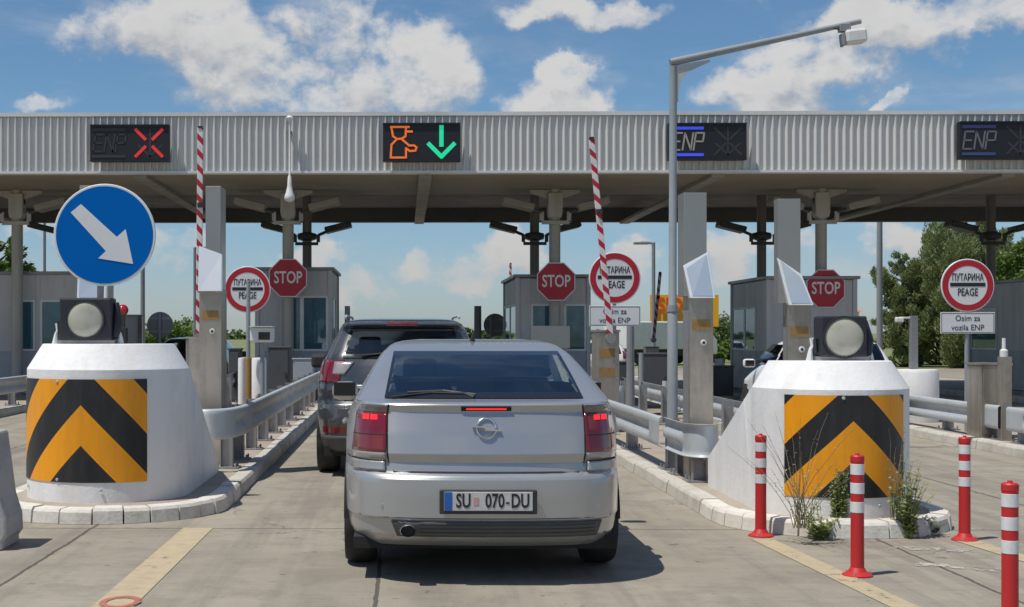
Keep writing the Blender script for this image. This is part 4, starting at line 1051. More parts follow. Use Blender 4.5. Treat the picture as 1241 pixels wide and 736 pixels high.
# ------------------------------------------------------------------ round toll signs
def toll_sign(cx, y, zc, r, zg, label, plate=None, poleoff=0.0, zpole=None, post=True):
    t = thing('toll_sign', (cx, y, zg), label, 'road sign', 'round toll signs'); z = zc - zg
    mt = Matrix.Translation((0, 0, z)) @ Matrix.Rotation(R(90), 4, 'X')
    MB().lathe([(r - .006, .010), (r, .004), (r, -.008), (r - .01, -.01)], 64, mat=mt).build('sign_plate', M['signwhite'], t)
    vs = []; fs = []; n = 72
    for i in range(n):
        a = 2 * math.pi * i / n
        for rr, yy in ((r * .955, -.011), (r * .955, -.0135), (r * .735, -.0135), (r * .735, -.011)): vs.append((rr * math.cos(a), yy, z + rr * math.sin(a)))
    for i in range(n):
        for j in range(3): fs.append((4 * i + j, 4 * i + j + 1, (4 * i + j + 5) % (4 * n), (4 * i + j + 4) % (4 * n)))
    MB().add(vs, fs).build('red_ring', M['signred'], t)
    MB().box(-r * .66, r * .66, -.014, -.0105, z - .0265 + .01, z + .0265 + .01).build('black_bar', M['signblack'], t, bevel=.01)
    text('lettering', 'ПУТАРИНА', r * .36, M['signblack'], t, (0, -.0125, z + r * .29), .60, .003, bold=.002)
    text('lettering', 'PEAGE', r * .40, M['signblack'], t, (0, -.0125, z - r * .27), .66, .003, bold=.002)
    if plate:
        pz = plate[0] - zg; pw, ph = plate[1], plate[2]
        pp = MB().box(-pw / 2, pw / 2, -.008, .004, pz - ph / 2, pz + ph / 2).build('extra_plate', M['signwhite'], t, bevel=.003)
        e = .012; bo = MB()
        for (a, b_, c, d) in ((-pw / 2 + e, pw / 2 - e, pz + ph / 2 - e - .006, pz + ph / 2 - e), (-pw / 2 + e, pw / 2 - e, pz - ph / 2 + e, pz - ph / 2 + e + .006), (-pw / 2 + e, -pw / 2 + e + .006, pz - ph / 2 + e, pz + ph / 2 - e), (pw / 2 - e - .006, pw / 2 - e, pz - ph / 2 + e, pz + ph / 2 - e)):
            bo.box(a, b_, -.0105, -.0085, c, d)
        bo.build('plate_border', M['signblack'], pp)
        text('lettering', 'Osim za', .115, M['signblack'], pp, (0, -.0095, pz + .062), .92, .003)
        text('lettering', 'vozila ENP', .115, M['signblack'], pp, (0, -.0095, pz - .068), .92, .003)
    if post: MB().tube([(0, .03, 0), (0, .03, z + r * .8)], .028, 12).build('post', M['lightgrey'], t)
    return t
p = at(745, 337, 20.2); q = at(745, 383, 20.2); toll_sign(p.x, 20.2, p.z, .382, .118, 'round red-ringed toll sign with text plate, crossed by the raised boom', (q.z, .76, .30))
p = at(300, 351, 22.4); toll_sign(p.x, 22.4, p.z, .382, .118, 'round red-ringed toll sign without text plate, left of a stop sign')
p = at(1172.5, 346, 19.2); q = at(1173, 391.5, 19.2); toll_sign(p.x, 19.2, p.z, .372, .118, 'round red-ringed toll sign with text plate in front of the trees at right', (q.z, .755, .30))

# ------------------------------------------------------------------ camera mast
p0 = at(815, 404, 17.0); t = thing('camera_mast', (p0.x, 17.0, .118), 'tall grey mast with a long arm carrying a camera over the lane', 'mast')
zt = at(817, 80, 17.0).z - .118; zm = 1.68
MB().tube([(0, 0, 0), (0, 0, zm), (.0, 0, zm + .02), (.01, 0, zt)], [.068, .062, .05, .045], 20).build('pole', M['lightgrey'], t, smooth=True)
MB().tube([(0, 0, zm - .03), (0, 0, zm + .05)], .07, 20).build('collar', M['lightgrey'], t)
MB().lathe([(.16, 0), (.16, .02), (.08, .025)], 20).build('base_plate', M['galvdark'], t)
e = at(1043, 26, 17.0); ex_, ez = e.x - p0.x, e.z - .118; s_ = at(815, 75, 17.0); sz = s_.z - .118
am = MB().tube([(-.03, 0, sz - .01), (ex_, 0, ez)], [.05, .032], 12).build('arm', M['lightgrey'], t, smooth=True)
d = Vector((ex_, 0, ez - sz)).normalized()
MB().prism([(.02, sz - .05), (.45, sz + .02), (.47, sz + .0), (.18, sz - .13), (.09, sz - .28), (.07, sz - .5), (.03, sz - .5)], -.02, .02).build('gusset', M['galv'], am)
c = at(1033, 45, 17.0); cx_, cz_ = c.x - p0.x, c.z - .118
MB().cbox((cx_ - .10, 0, cz_ + .11), (.14, .10, .10)).build('camera_bracket', M['galvdark'], am, bevel=.01)
MB().tube([(cx_ - .3, -.01, cz_ + .13), (cx_ - .2, -.03, cz_ + .09), (cx_ - .08, -.02, cz_ + .11)], .008, 6).build('cable', M['blacktrim'], am)
mt = Matrix.Translation((cx_ + .02, 0, cz_)) @ Matrix.Rotation(R(-6), 4, 'Y')
cb_ = MB().box(-.12, .14, -.10, .10, -.085, .085, mt).build('camera_body', M['whitemetal'], am, bevel=.03)
MB().box(-.165, -.125, -.07, .07, -.10, .055, mt).build('camera_front', M['galvdark'], cb_, bevel=.01)

# ------------------------------------------------------------------ small things on the islands
def cabinet(name, px, Y, ytop, pw, dp, mat, label, cat, doors=1, base=.118, lid=True):
    c = at(px, 404, Y); zt_ = at(px, ytop, Y).z - base; wd = pw * Y / F
    t = thing(name, (c.x, Y, base), label, cat)
    MB().box(-wd / 2, wd / 2, 0, dp, 0, zt_).build('case', M[mat], t, bevel=.012)
    if lid: MB().box(-wd / 2 - .02, wd / 2 + .02, -.02, dp + .02, zt_, zt_ + .03).build('lid', M[mat], t, bevel=.006)
    dr = MB().box(-wd / 2 + .03, wd / 2 - .03, -.012, -.002, .06, zt_ - .05).build('door', M[mat], t, bevel=.004)
    MB().box(wd / 2 - .09, wd / 2 - .06, -.03, -.0125, zt_ * .5, zt_ * .5 + .1).build('handle', M['blacktrim'], dr, bevel=.004)
    return t
cabinet('equipment_cabinet', 795, 25.0, 430, 32, .5, 'darkgrey', 'dark grey equipment cabinet behind the camera mast', 'cabinet')
cabinet('equipment_cabinet', 338, 25.5, 422, 26, .5, 'darkgrey', 'dark grey cabinet in front of the left booth window', 'cabinet')
cabinet('steel_cabinet', 1207, 18.0, 443, 36, .45, 'stainless', 'brushed steel cabinet behind the guardrail at the right picture edge', 'cabinet')
cabinet('grey_cabinet', 152, 30.0, 383, 30, .5, 'midgrey', 'tall grey cabinet right of the left warning lamp', 'cabinet', base=.0)
# slim head with antenna next to the steel cabinet
c = at(1220, 404, 17.6); t = thing('beacon_post', (c.x, 17.6, .118), 'slim steel post with white beacon beside the steel cabinet', 'post')
MB().box(-.07, .07, 0, .12, 0, 1.08).build('post_case', M['stainless'], t, bevel=.008)
MB().tube([(-.01, .06, 1.08), (-.01, .06, 1.16), (-.01, .06, 1.18), (-.01, .06, 1.32)], [.05, .05, .025, .022], 12).build('beacon', M['whitemetal'], t)
# white posts on the left island
def wpost(px, Y, ytop, rpx, mat, label, name='white_marker_post'):
    c = at(px, 404, Y); zt_ = at(px, ytop, Y).z - .118; r = rpx * Y / F
    t = thing(name, (c.x, Y, .118), label, 'post')
    MB().lathe([(r * .98, 0), (r, .02), (r, zt_ - .04), (r * .9, zt_), (r * .3, zt_ + .005)], 24).build('shaft', M[mat], t, smooth=True, angle=30)
    MB().lathe([(r * 1.12, 0), (r * 1.12, .05), (r * 1.0, .07)], 24).build('foot', M['greyconc'], t)
    return t
wpost(293, 22.5, 434, 4.5, 'whiteconc', 'white post left of the brown post on the left island')
wpost(301, 22.0, 434, 4, 'label', 'tall thin pole with brown lower sleeve, crossing in front of the left toll sign', 'sleeved_pole')
bp_ = [o for o in COL.objects if o.name == 'sleeved_pole'][0]
MB().tube([(0, 0, at(301, 436, 22.0).z - .118), (0, 0, at(301, 343, 22.0).z - .118)], .032, 10).build('upper_pole', M['lightgrey'], bp_)
wpost(314, 22.8, 434, 9, 'whiteconc', 'broad white post right of the brown post on the left island')
c = at(318, 404, 21.5); t = thing('camera_post', (c.x, 21.5, .118), 'white camera box on a thin grey post before the left booth', 'camera')
zz = at(318, 405, 21.5).z - .118
MB().tube([(0, 0, 0), (0, 0, zz - .12)], .035, 12).build('post', M['lightgrey'], t)
bx = MB().box(-.19, .17, -.10, .25, zz - .13, zz + .11).build('camera_box', M['whitemetal'], t, bevel=.03)
MB().box(-.05, .13, -.108, -.098, zz - .09, zz + .03).build('lens_window', M['frit'], bx)
MB().box(-.20, .18, -.16, .26, zz + .112, zz + .125).build('hood', M['whitemetal'], bx)
# red ball lamp
c = at(149, 404, 27.0); t = thing('red_ball_lamp', (c.x, 27.0, .0), 'red ball lamp on a thin post right of the left warning lamp', 'lamp'); zz = at(149, 376, 27).z
MB().tube([(0, 0, 0), (0, 0, zz - .1)], .045, 10).build('post', M['greytrim'], t)
MB().lathe([(.03, zz - .11), (.08, zz - .08), (.11, zz - .02), (.11, zz + .02), (.08, zz + .08), (.03, zz + .11)], 20).build('globe', M['redball'], t, smooth=True, angle=60)
MB().cbox((0, -.06, zz - .5), (.2, .12, .3)).build('switch_box', M['blacktrim'], t, bevel=.01)
# backs of round signs
def signback(px, py, Y, r, label, off=0.0):
    c = at(px, py, Y); t = thing('sign_back', (c.x, Y, 0), label, 'road sign', 'round signs seen from behind')
    mt = Matrix.Translation((0, 0, c.z)) @ Matrix.Rotation(R(90), 4, 'X')
    MB().lathe([(r - .01, .008), (r, 0), (r, -.008), (r - .01, -.012)], 48, mat=mt).build('sign_plate', M['midgrey'], t)
    MB().tube([(off, -.05, 0), (off, -.05, c.z + r * .9)], .035, 12).build('post', M['lightgrey'], t)
    for dz in (-.5, .5): MB().box(-r * .8, r * .8, -.035, -.012, c.z + dz * r - .02, c.z + dz * r + .02).build('clamp', M['galvdark'], t)
signback(194, 394, 31, .30, 'grey back of a round sign between bullnose and left pylon')
signback(600, 394, 38, .32, 'grey back of a round sign left of the middle booth', -.12)
# other posts
def plainpost(px, Y, ytop, rad, mat, label, z0=.0, name='grey_post', arm_=0.0, cat='post', grp=None):
    c = at(px, 404, Y); zt_ = at(px, ytop, Y).z
    t = thing(name, (c.x, Y, z0), label, cat, grp)
    MB().tube([(0, 0, 0), (0, 0, (zt_ - z0) * .4), (0, 0, zt_ - z0)], [rad * 1.25, rad * 1.1, rad], 12).build('pole', M[mat], t)
    MB().lathe([(rad * 2.4, 0), (rad * 2.4, .03), (rad * 1.3, .05)], 12).build('foot', M['galvdark'], t)
    if arm_:
        MB().tube([(0, 0, zt_ - z0 - .05), (arm_ * .5, 0, zt_ - z0), (arm_, 0, zt_ - z0)], rad * .7, 8).build('arm', M[mat], t)
        MB().cbox((arm_, 0, zt_ - z0 - .03), (.6, .25, .10)).build('lamp_head', M[mat], t, bevel=.03)
    return t
plainpost(579, 34, 371, .09, 'midgrey', 'short square-looking grey post left of the middle booth')
plainpost(421, 30, 371, .06, 'midgrey', 'short grey post behind the dark SUV roof')
plainpost(777, 24, 428, .04, 'lightgrey', 'thin light post between boom and camera mast', .118)
plainpost(764, 22, 395, .06, 'midgrey', 'thick grey post right of the middle boom', .118)
plainpost(792, 55, 294, .07, 'midgrey', 'street lamp with short arm left of the camera mast', name='street_lamp', arm_=-.5, cat='street lamp')
plainpost(236, 50, 300, .05, 'midgrey', 'street lamp with short arm left of the left steel pylon', name='street_lamp', arm_=.3, cat='street lamp')
plainpost(173, 48, 150, .07, 'midgrey', 'tall lamp pole behind the blue arrow sign', name='street_lamp', arm_=.6, cat='street lamp')
plainpost(54, 52, 150, .05, 'midgrey', 'tall thin lamp pole left of the blue arrow sign', name='street_lamp', arm_=-.6, cat='street lamp')
plainpost(1066, 42, 150, .08, 'lightgrey', 'tall pale lamp pole in front of the trees at right', name='street_lamp', arm_=.7, cat='street lamp')
# exit-side white drum with T-post
c = at(1109, 404, 21.5); t = thing('concrete_drum', (c.x, 21.5, .118), 'round white concrete drum behind the right guardrail', 'bullnose')
zz = at(1109, 448, 21.5).z - .118
MB().lathe([(.35, 0), (.355, .03), (.35, zz - .05), (.33, zz), (.05, zz + .005)], 40).build('drum_body', M['whiteconc'], t, smooth=True, angle=30)
c = at(1107, 404, 21.5); t = thing('detector_post', (c.x, 21.5, .118 + zz), 'grey square post with small white camera, on the white drum', 'post')
z2 = at(1107, 383, 21.5).z - .118 - zz
MB().box(-.055, .055, -.055, .055, 0, z2).build('post_body', M['midgrey'], t, bevel=.006)
MB().cbox((-.14, 0, z2 - .03), (.17, .04, .03)).build('arm', M['whitemetal'], t, bevel=.005)
MB().cbox((-.22, 0, z2 - .06), (.13, .08, .08)).build('camera_head', M['whitemetal'], t, bevel=.02)
# grey notice board before the middle booth
c = at(668, 404, 28.0); t = thing('grey_board', (c.x, 28.0, .118), 'blank grey board on two legs in front of the middle booth', 'board')
z1_, z0_ = at(668, 395, 28).z - .118, at(668, 422, 28).z - .118
MB().box(-.38, .38, -.02, .02, z0_, z1_).build('panel', M['stainlessplate'], t, bevel=.005)
for sx in (-.3, .3): MB().box(sx - .025, sx + .025, -.019, .019, 0, z0_).build('leg', M['galvdark'], t)

# ------------------------------------------------------------------ more equipment in the far lanes
arm('boom_barrier', at(617, 405, 44), at(618, 320, 44), 'far raised boom left of the middle booth roof', at(616, 404, 44).x, .34, .36, 1.0)
arm('boom_barrier', at(790, 412, 36), at(798, 331, 36), 'far raised boom before the billboard', at(789, 404, 36).x, .34, .36, 1.0)
cabinet('equipment_cabinet', 368, 27.5, 436, 26, .5, 'boothbase', 'pale cabinet low before the left booth next to the SUV', 'cabinet')
cabinet('equipment_cabinet', 756, 26.0, 440, 16, .4, 'darkgrey', 'narrow dark cabinet behind the middle boom case', 'cabinet')
cabinet('equipment_cabinet', 877, 30.0, 445, 24, .5, 'blacktrim', 'black cabinet between steel pylon and right booth', 'cabinet')
cabinet('payment_machine', 284, 27.0, 424, 14, .4, 'darkgrey', 'dark payment machine right of the left steel pylon', 'machine')
wpost(872, 33, 435, 6, 'whiteconc', 'white round post left of the right booth')
for i, (px_, Y_) in enumerate(((728, 21.5), (752, 20.5), (806, 22.0), (818, 24.0))):
    plainpost(px_, Y_, 462 + (i % 2) * 6, .045, 'galv', ('low steel post just right of the boom case', 'low steel post left of the thin light post', 'low steel post left of the camera mast', 'low steel post right of the camera mast')[i], .118, name='guard_post', grp='low steel posts on the right island')
# ------------------------------------------------------------------ the canopy over the plaza
YF, YB = 27.0, 39.1; ZB, ZT = 4.67, 5.86
cn = thing('toll_canopy', (3.3, YF, 0), 'long flat toll plaza canopy with white corrugated fascia on steel columns', 'canopy')
cn_off = Vector((3.3, YF, 0))
def cbuild(b, name, mat, parent=cn, **k):
    b.v = [tuple(Vector(v) - cn_off) for v in b.v]; return b.build(name, mat, parent, **k)
XL, XR = -22.0, 32.0
vs = []; x = XL; per = .1415; line = []
while x < XR:
    line += [(x, 0), (x + .080, 0), (x + .110, -.055), (x + .130, -.055)]; x += per
for lx, ly in line:
    for z in (ZB + .05, ZT - .06): vs.append((lx, YF + ly, z))
b = MB().add(vs, [(2 * i, 2 * i + 2, 2 * i + 3, 2 * i + 1) for i in range(len(line) - 1)])
cbuild(b, 'fascia_cladding', M['clad'])
cbuild(MB().box(XL, XR, YF - .062, YF + .25, ZT - .055, ZT + .02), 'top_trim', M['trim'])
cbuild(MB().box(XL, XR, YF - .062, YF + .2, ZB - .0, ZB + .05), 'bottom_trim', M['trim'])
cbuild(MB().box(XL, XR, YF + .06, YB, ZT - .12, ZT - .058), 'roof_sheet', M['trim'])
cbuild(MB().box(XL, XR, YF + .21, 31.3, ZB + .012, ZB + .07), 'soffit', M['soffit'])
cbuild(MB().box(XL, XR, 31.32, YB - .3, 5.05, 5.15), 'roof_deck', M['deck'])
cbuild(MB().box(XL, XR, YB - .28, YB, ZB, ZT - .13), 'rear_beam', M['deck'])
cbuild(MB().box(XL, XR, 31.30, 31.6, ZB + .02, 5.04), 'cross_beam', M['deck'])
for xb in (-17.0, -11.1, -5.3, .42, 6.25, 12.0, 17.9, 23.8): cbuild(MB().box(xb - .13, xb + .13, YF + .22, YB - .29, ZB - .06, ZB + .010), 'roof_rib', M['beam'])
def flood(parent, x, y, z, side, mat, tilt):
    a = MB(); mt = Matrix.Translation((x, y, z)) @ Matrix.Rotation(R(side * tilt), 4, 'Y')
    a.box(-.70 if side < 0 else 0, 0 if side < 0 else .70, -.28, .28, -.085, .075, mt)
    return cbuild(a, 'floodlight', M[mat], parent, bevel=.03)
def column(x, y, light=True):
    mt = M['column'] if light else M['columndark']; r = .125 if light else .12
    c = cbuild(MB().tube([(x, y, .118), (x, y, 4.05), (x, y, ZB + .01 if light else 5.05)], r, 20), 'column', mt, smooth=True)
    cbuild(MB().lathe([(.25, .118), (.25, .15), (.15, .16)], 20, c=(x, y, 0)), 'base_plate', M['galvdark'], c)
    if light:
        cbuild(MB().prism([(x - .13, 4.05), (x + .13, 4.05), (x + .16, 4.16), (x + .16, 4.60), (x - .16, 4.60), (x - .16, 4.16)], y - .15, y + .15), 'capital', mt, c, bevel=.01)
        cbuild(MB().prism([(x - .16, 4.48), (x - .16, 4.38), (x + .16, 4.38), (x + .16, 4.48), (x + .55, 4.61), (x + .55, 4.67), (x - .55, 4.67), (x - .55, 4.61)], y - .06, y + .06), 'bracket_head', mt, c)
    cbuild(MB().lathe([(r + .005, 3.98), (.24, 4.02), (.26, 4.10), (.24, 4.17), (r + .005, 4.2)], 20, c=(x, y + (.0 if light else .0), -.12 if light else -.08)), 'junction_ring', M['darkgrey'] if not light else mt, c) if not light else None
    ub = MB(); zb = 3.98 if light else 3.86; h = .30
    for z_ in (zb,): ub.box(x - h, x + h, y - .17 if light else y - .15, y - .12 if light else y - .10, z_ - .08, z_)
    for sg in (-1, 1): ub.box(x + sg * h - .045, x + sg * h + .045, y - .17 if light else y - .15, y - .12 if light else y - .1, zb, zb + .20)
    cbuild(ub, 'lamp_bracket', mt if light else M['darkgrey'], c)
    for sg in (-1, 1):
        z0 = 4.26 if light else 4.16
        cbuild(MB().tube([(x + sg * h, y - .14, zb + .18), (x + sg * (h + .28), y - .14, z0)], .04, 8), 'lamp_arm', M['darkgrey'], c)
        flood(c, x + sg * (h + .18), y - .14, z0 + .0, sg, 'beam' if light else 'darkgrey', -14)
    return c
for i, x in enumerate((-14.5, -8.62, -2.58, 3.33, 9.2, 15.1, 21.0)):
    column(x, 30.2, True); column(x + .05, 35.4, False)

# ------------------------------------------------------------------ lane signs on the fascia
def ledsign(x0, x1, y0, y1, label):
    a = at(x0, y1, 26.7); c = at(x1, y0, 26.7); wd = c.x - a.x; ht = c.z - a.z
    t = thing('lane_sign', ((a.x + c.x) / 2, 26.7, (a.z + c.z) / 2), label, 'lane sign', 'electronic lane signs on the canopy')
    MB().box(-wd / 2, wd / 2, 0, .16, -ht / 2, ht / 2).build('case', M['panelblack'], t, bevel=.01)
    fr = MB()
    for q in ((-wd / 2, wd / 2, ht / 2 - .025, ht / 2), (-wd / 2, wd / 2, -ht / 2, -ht / 2 + .025)): fr.box(q[0], q[1], -.03, -.001, q[2], q[3])
    fr.build('rim', M['panelblack'], t)
    for sx in (-.3, .3): MB().box(sx * wd - .03, sx * wd + .03, .161, .27, -.2, .2).build('mount', M['galvdark'], t)
    return t, wd, ht
def strokes(parent, name, mat, segs, wd, y=-.006, dot=None):
    """line strokes made of rows of round diodes"""
    b = MB()
    for (x0, z0, x1, z1) in segs:
        d = Vector((x1 - x0, 0, z1 - z0)); L = d.length; n = max(1, int(L / (dot or wd * .55)));
        d.normalize(); nn = Vector((-d.z, 0, d.x)) * wd / 2; p = Vector((x0, y, z0)); q = Vector((x1, y, z1)); e = d * wd * .3
        p -= e; q += e; up = Vector((0, .005, 0))
        b.add([p + nn, p - nn, q - nn, q + nn, p + nn + up, p - nn + up, q - nn + up, q + nn + up], [(0, 1, 2, 3), (4, 7, 6, 5), (0, 4, 5, 1), (1, 5, 6, 2), (2, 6, 7, 3), (3, 7, 4, 0)])
    return b.build(name, M[mat], parent)
def enp(t, wd, ht, tm, bm, xm=None):
    for dz in (.36, -.36): strokes(t, 'bar', bm, [(-wd * .46, ht * dz, -wd * .06, ht * dz)], .055)
    u = wd * .40; x0 = -wd * .46; z0 = -ht * .23; h = ht * .46; cw = wd * .105
    sh = .05
    def L(k, segs): return [(x0 + k * wd * .140 + a * cw + b_ * sh, z0 + b_ * h, x0 + k * wd * .140 + c * cw + d * sh, z0 + d * h) for a, b_, c, d in segs]
    strokes(t, 'lettering', tm, L(0, [(0, 0, 0, 1), (0, 1, 1, 1), (0, .5, .85, .5), (0, 0, 1, 0)]), .032)
    strokes(t, 'lettering', tm, L(1, [(0, 0, 0, 1), (0, 1, 1, 0), (1, 0, 1, 1)]), .032)
    strokes(t, 'lettering', tm, L(2, [(0, 0, 0, 1), (0, 1, 1, 1), (1, 1, 1, .5), (1, .5, 0, .5)]), .032)
def ghost(t, wd, ht, cross=True):
    cx = wd * .26; r = ht * .36
    if cross: strokes(t, 'unlit_cross', 'unlit', [(cx - r, -r, cx - .04, -.04), (cx + .04, .04, cx + r, r), (cx - r, r, cx - .04, .04), (cx + .04, -.04, cx + r, -r)], .04, y=-.004)
    strokes(t, 'unlit_arrow', 'unlit', [(cx, r, cx, -r), (cx - r * .9, -r * .15, cx, -r), (cx + r * .9, -r * .15, cx, -r)], .035, y=-.003)
t, wd, ht = ledsign(109, 205, 151, 196, 'lane sign on the canopy showing a red cross')
enp(t, wd, ht, 'unlit', 'unlit'); ghost(t, wd, ht, False)
cx = wd * .245; r = ht * .36
strokes(t, 'red_cross', 'ledred', [(cx - r, r, cx - r * .28, r * .28), (cx + r, r, cx + r * .28, r * .28), (cx - r, -r, cx - r * .28, -r * .28), (cx + r, -r, cx + r * .28, -r * .28)], .062)
t, wd, ht = ledsign(464, 558, 149, 196, 'lane sign on the canopy showing an orange attendant and a green arrow')
def px(x, z): return (x - 600) / 990 * wd, (345 - z) / 480 * ht
def pl(*p): return [(*px(*a), *px(*c)) for a, c in zip(p, p[1:])]
strokes(t, 'attendant_symbol', 'ledorange', pl((205, 155), (440, 155)) + pl((215, 165), (235, 270), (285, 305), (345, 300), (395, 270), (400, 165)) + pl((405, 212), (480, 212)) +
        pl((285, 305), (215, 375), (205, 535), (400, 535), (400, 420)) + pl((345, 305), (440, 385), (505, 385), (535, 410), (520, 450), (450, 455), (400, 420)), .040)
strokes(t, 'green_arrow', 'ledgreen', pl((853, 150), (853, 385)), .085); strokes(t, 'green_arrow_head', 'ledgreen', pl((690, 365), (853, 525), (1015, 365)), .082)
t, wd, ht = ledsign(810, 905, 149, 194, 'lane sign on the canopy with ENP between bright blue bars, partly behind the mast')
enp(t, wd, ht, 'enpgrey', 'ledblue'); ghost(t, wd, ht)
t, wd, ht = ledsign(1163, 1260, 147, 193, 'lane sign on the canopy with faint ENP, cut by the right picture edge')
enp(t, wd, ht, 'enpdim', 'unlitblue'); ghost(t, wd, ht)

# ------------------------------------------------------------------ STOP signs on the front columns
oct_proto = None
def stop_sign(px_, py_, r_, Y, label):
    p = at(px_, py_, Y); t = thing('stop_sign', (p.x, Y, p.z), label, 'stop sign', 'stop signs on the canopy columns'); rr = r_ * Y / F
    def octo(k): return [(rr * k * math.cos(R(22.5 + 45 * i)), rr * k * math.sin(R(22.5 + 45 * i))) for i in range(8)]
    MB().prism(octo(1.0), -.005, .012).build('sign_plate', M['signwhite'], t, bevel=.003)
    MB().prism(octo(.95), -.009, -.0055).build('red_face', M['signred'], t)
    text('lettering', 'STOP', rr * .82, M['signwhite'], t, (0, -.011, 0), .70, .003, bold=.006)
    MB().box(-rr * .3, rr * .3, .013, .08, -.05, .05).build('clamp', M['galvdark'], t)
    return t
s1 = stop_sign(349, 337, 25, 29.9, 'red octagonal stop sign on the column before the left booth')
s2 = dup(s1); q = at(674, 341.5, 29.9); s2.location = q; s2['label'] = 'red octagonal stop sign on the column before the middle booth'
s3 = dup(s1); q = at(999, 350, 29.9); s3.location = q + Vector((.03, 0, 0)); s3['label'] = 'red octagonal stop sign on the column beside the right steel pylon'
# dome camera hanging before the fascia
p = at(351, 205, 26.8); t = thing('dome_camera', (p.x, 26.8, p.z), 'white dome camera on a thin rod hanging below the fascia', 'camera')
za = at(351, 143, 26.8).z - p.z; zb = at(351, 240, 26.8).z - p.z
MB().tube([(0, 0, za), (0, 0, zb + .45), (.0, 0, zb + .42), (0, 0, zb + .2)], [.016, .018, .035, .05], 12).build('rod', M['whitemetal'], t, smooth=True)
MB().lathe([(.05, zb + .22), (.07, zb + .12), (.10, zb + .04), (.105, zb - .01), (.09, zb - .05), (.03, zb - .08)], 24).build('dome', M['whitemetal'], t, smooth=True, angle=60)
MB().lathe([(.05, za - .06), (.075, za), (.04, za + .04)], 12).build('clamp_cap', M['whitemetal'], t)
MB().box(-.03, .03, .02, .19, za - .3, za - .24).build('wall_bracket', M['galvdark'], t)

# ------------------------------------------------------------------ toll booths
def booth(x0, x1, y0, y1, zt, label, front, left, right, kind=0):
    """front/left/right: panel lists (fraction start, end, z0, z1, type)"""
    t = thing('toll_booth', ((x0 + x1) / 2, y0, 0.118), label, 'toll booth', 'toll booths under the canopy')
    hw = (x1 - x0) / 2; d = y1 - y0; z = zt - .118
    zs0, zs1 = 1.0, z - .62
    for a, c in ((-hw, -hw + .09), (hw - .09, hw)):
        for e, f in ((0, .09), (d - .09, d)): MB().box(a, c, e, f, 0, z - .05).build('corner_post', M['boothwall'], t)
    wall = MB()
    wall.box(-hw + .0905, hw - .0905, d - .07, d - .02, 0, zs0); MB().box(-hw + .0905, hw - .0905, d - .07, d - .02, zs1, z - .06).build('rear_fascia', M['boothwall'], t)
    wall.build('rear_wall', M['boothwall'], t)
    MB().box(-hw + .0905, hw - .0905, .02, .07, 0, .08).build('door_sill', M['boothwall'], t)
    MB().box(-hw - .05, hw + .05, -.06, d + .05, z - .048, z + .02).build('roof', M['boothdark'], t, bevel=.01)
    MB().box(-hw + .1, hw - .1, .1, d - .1, z - .12, z - .052).build('ceiling', M['boothdark'], t)
    MB().box(-hw + .1, hw - .1, .1, d - .1, .0, .06).build('booth_floor', M['boothdark'], t)
    def side(panels, n, P):
        for (a, c, z0, z1, typ) in panels:
            mat = {'g': M['boothglass'], 'w': M['boothwall'], 'd': M['boothdark'], 'b': M['boothbase'], 'o': None}[typ]
            if mat is None: continue
            nm = {'g': 'window', 'w': 'wall_panel', 'd': 'fascia_panel', 'b': 'base_panel'}[typ]
            P(a, c, z0, z1, mat, nm, typ)
    def front_(a, c, z0, z1, mat, nm, typ):
        xa, xb = -hw + .092 + (2 * hw - .184) * a, -hw + .092 + (2 * hw - .184) * c
        o = MB().box(xa + .002, xb - .002, .035, .055 if typ == 'g' else .065, z0, z1).build(nm, mat, t)
        if typ == 'g':
            fr = MB(); e = .045
            fr.box(xa + .002, xa + e, .022, .0345, z0, z1); fr.box(xb - e, xb - .002, .022, .0345, z0, z1); fr.box(xa + e, xb - e, .022, .0345, z1 - e, z1); fr.box(xa + e, xb - e, .022, .0345, z0, z0 + e)
            fr.build('window_frame', M['lightframe'], o)
    def sider(sg):
        def f(a, c, z0, z1, mat, nm, typ):
            ya, yb = .092 + (d - .184) * a, .092 + (d - .184) * c; xo = sg * (hw - .06)
            o = MB().box(min(xo, xo + sg * .03), max(xo, xo + sg * .03), ya + .002, yb - .002, z0, z1).build(nm, mat, t)
            if typ == 'g':
                fr = MB(); e = .045; xa, xb = sorted((sg * (hw - .0295), sg * (hw - .015)))
                fr.box(xa, xb, ya + .002, ya + e, z0, z1); fr.box(xa, xb, yb - e, yb - .002, z0, z1); fr.box(xa, xb, ya + e, yb - e, z1 - e, z1); fr.box(xa, xb, ya + e, yb - e, z0, z0 + e)
                fr.build('window_frame', M['lightframe'], o)
        return f
    side(front, 0, front_); side(left, 0, sider(-1)); side(right, 0, sider(1))
    # desk and chair inside
    MB().box(-hw + .35, hw - .35, 1.2, 1.8, .62, .68).build('desk', M['boothwall'], t)
    MB().box(-.25, .25, 2.1, 2.2, .5, 1.15).build('chair_back', M['blacktrim'], t, bevel=.04)
    MB().box(-.22, .22, 1.35, 1.40, .72, 1.02).build('monitor', M['blacktrim'], t, bevel=.01)
    return t
def std(z, segs):
    out = []
    for a, c, typ in segs:
        if typ == 'door': out += [(a, c, .08, z - .62, 'g')]
        else: out += [(a, c, .081, .98, 'b'), (a, c, .982, z - .62, typ)]
        out.append((a, c, z - .618, z - .05, 'w'))
    return out
zL, zM, zR, zLL = 2.96 - .118, 2.78 - .118, 2.72 - .118, 2.87 - .118
booth(-3.35, -1.62, 30.5, 33.8, 2.96, 'grey toll booth with teal windows beside the waiting dark SUV', std(zL, [(0, .38, 'w'), (.38, .62, 'g'), (.62, 1, 'g')]), std(zL, [(0, .5, 'g'), (.5, 1, 'g')]), std(zL, [(0, .3, 'g'), (.3, .6, 'g'), (.6, 1, 'w')]))
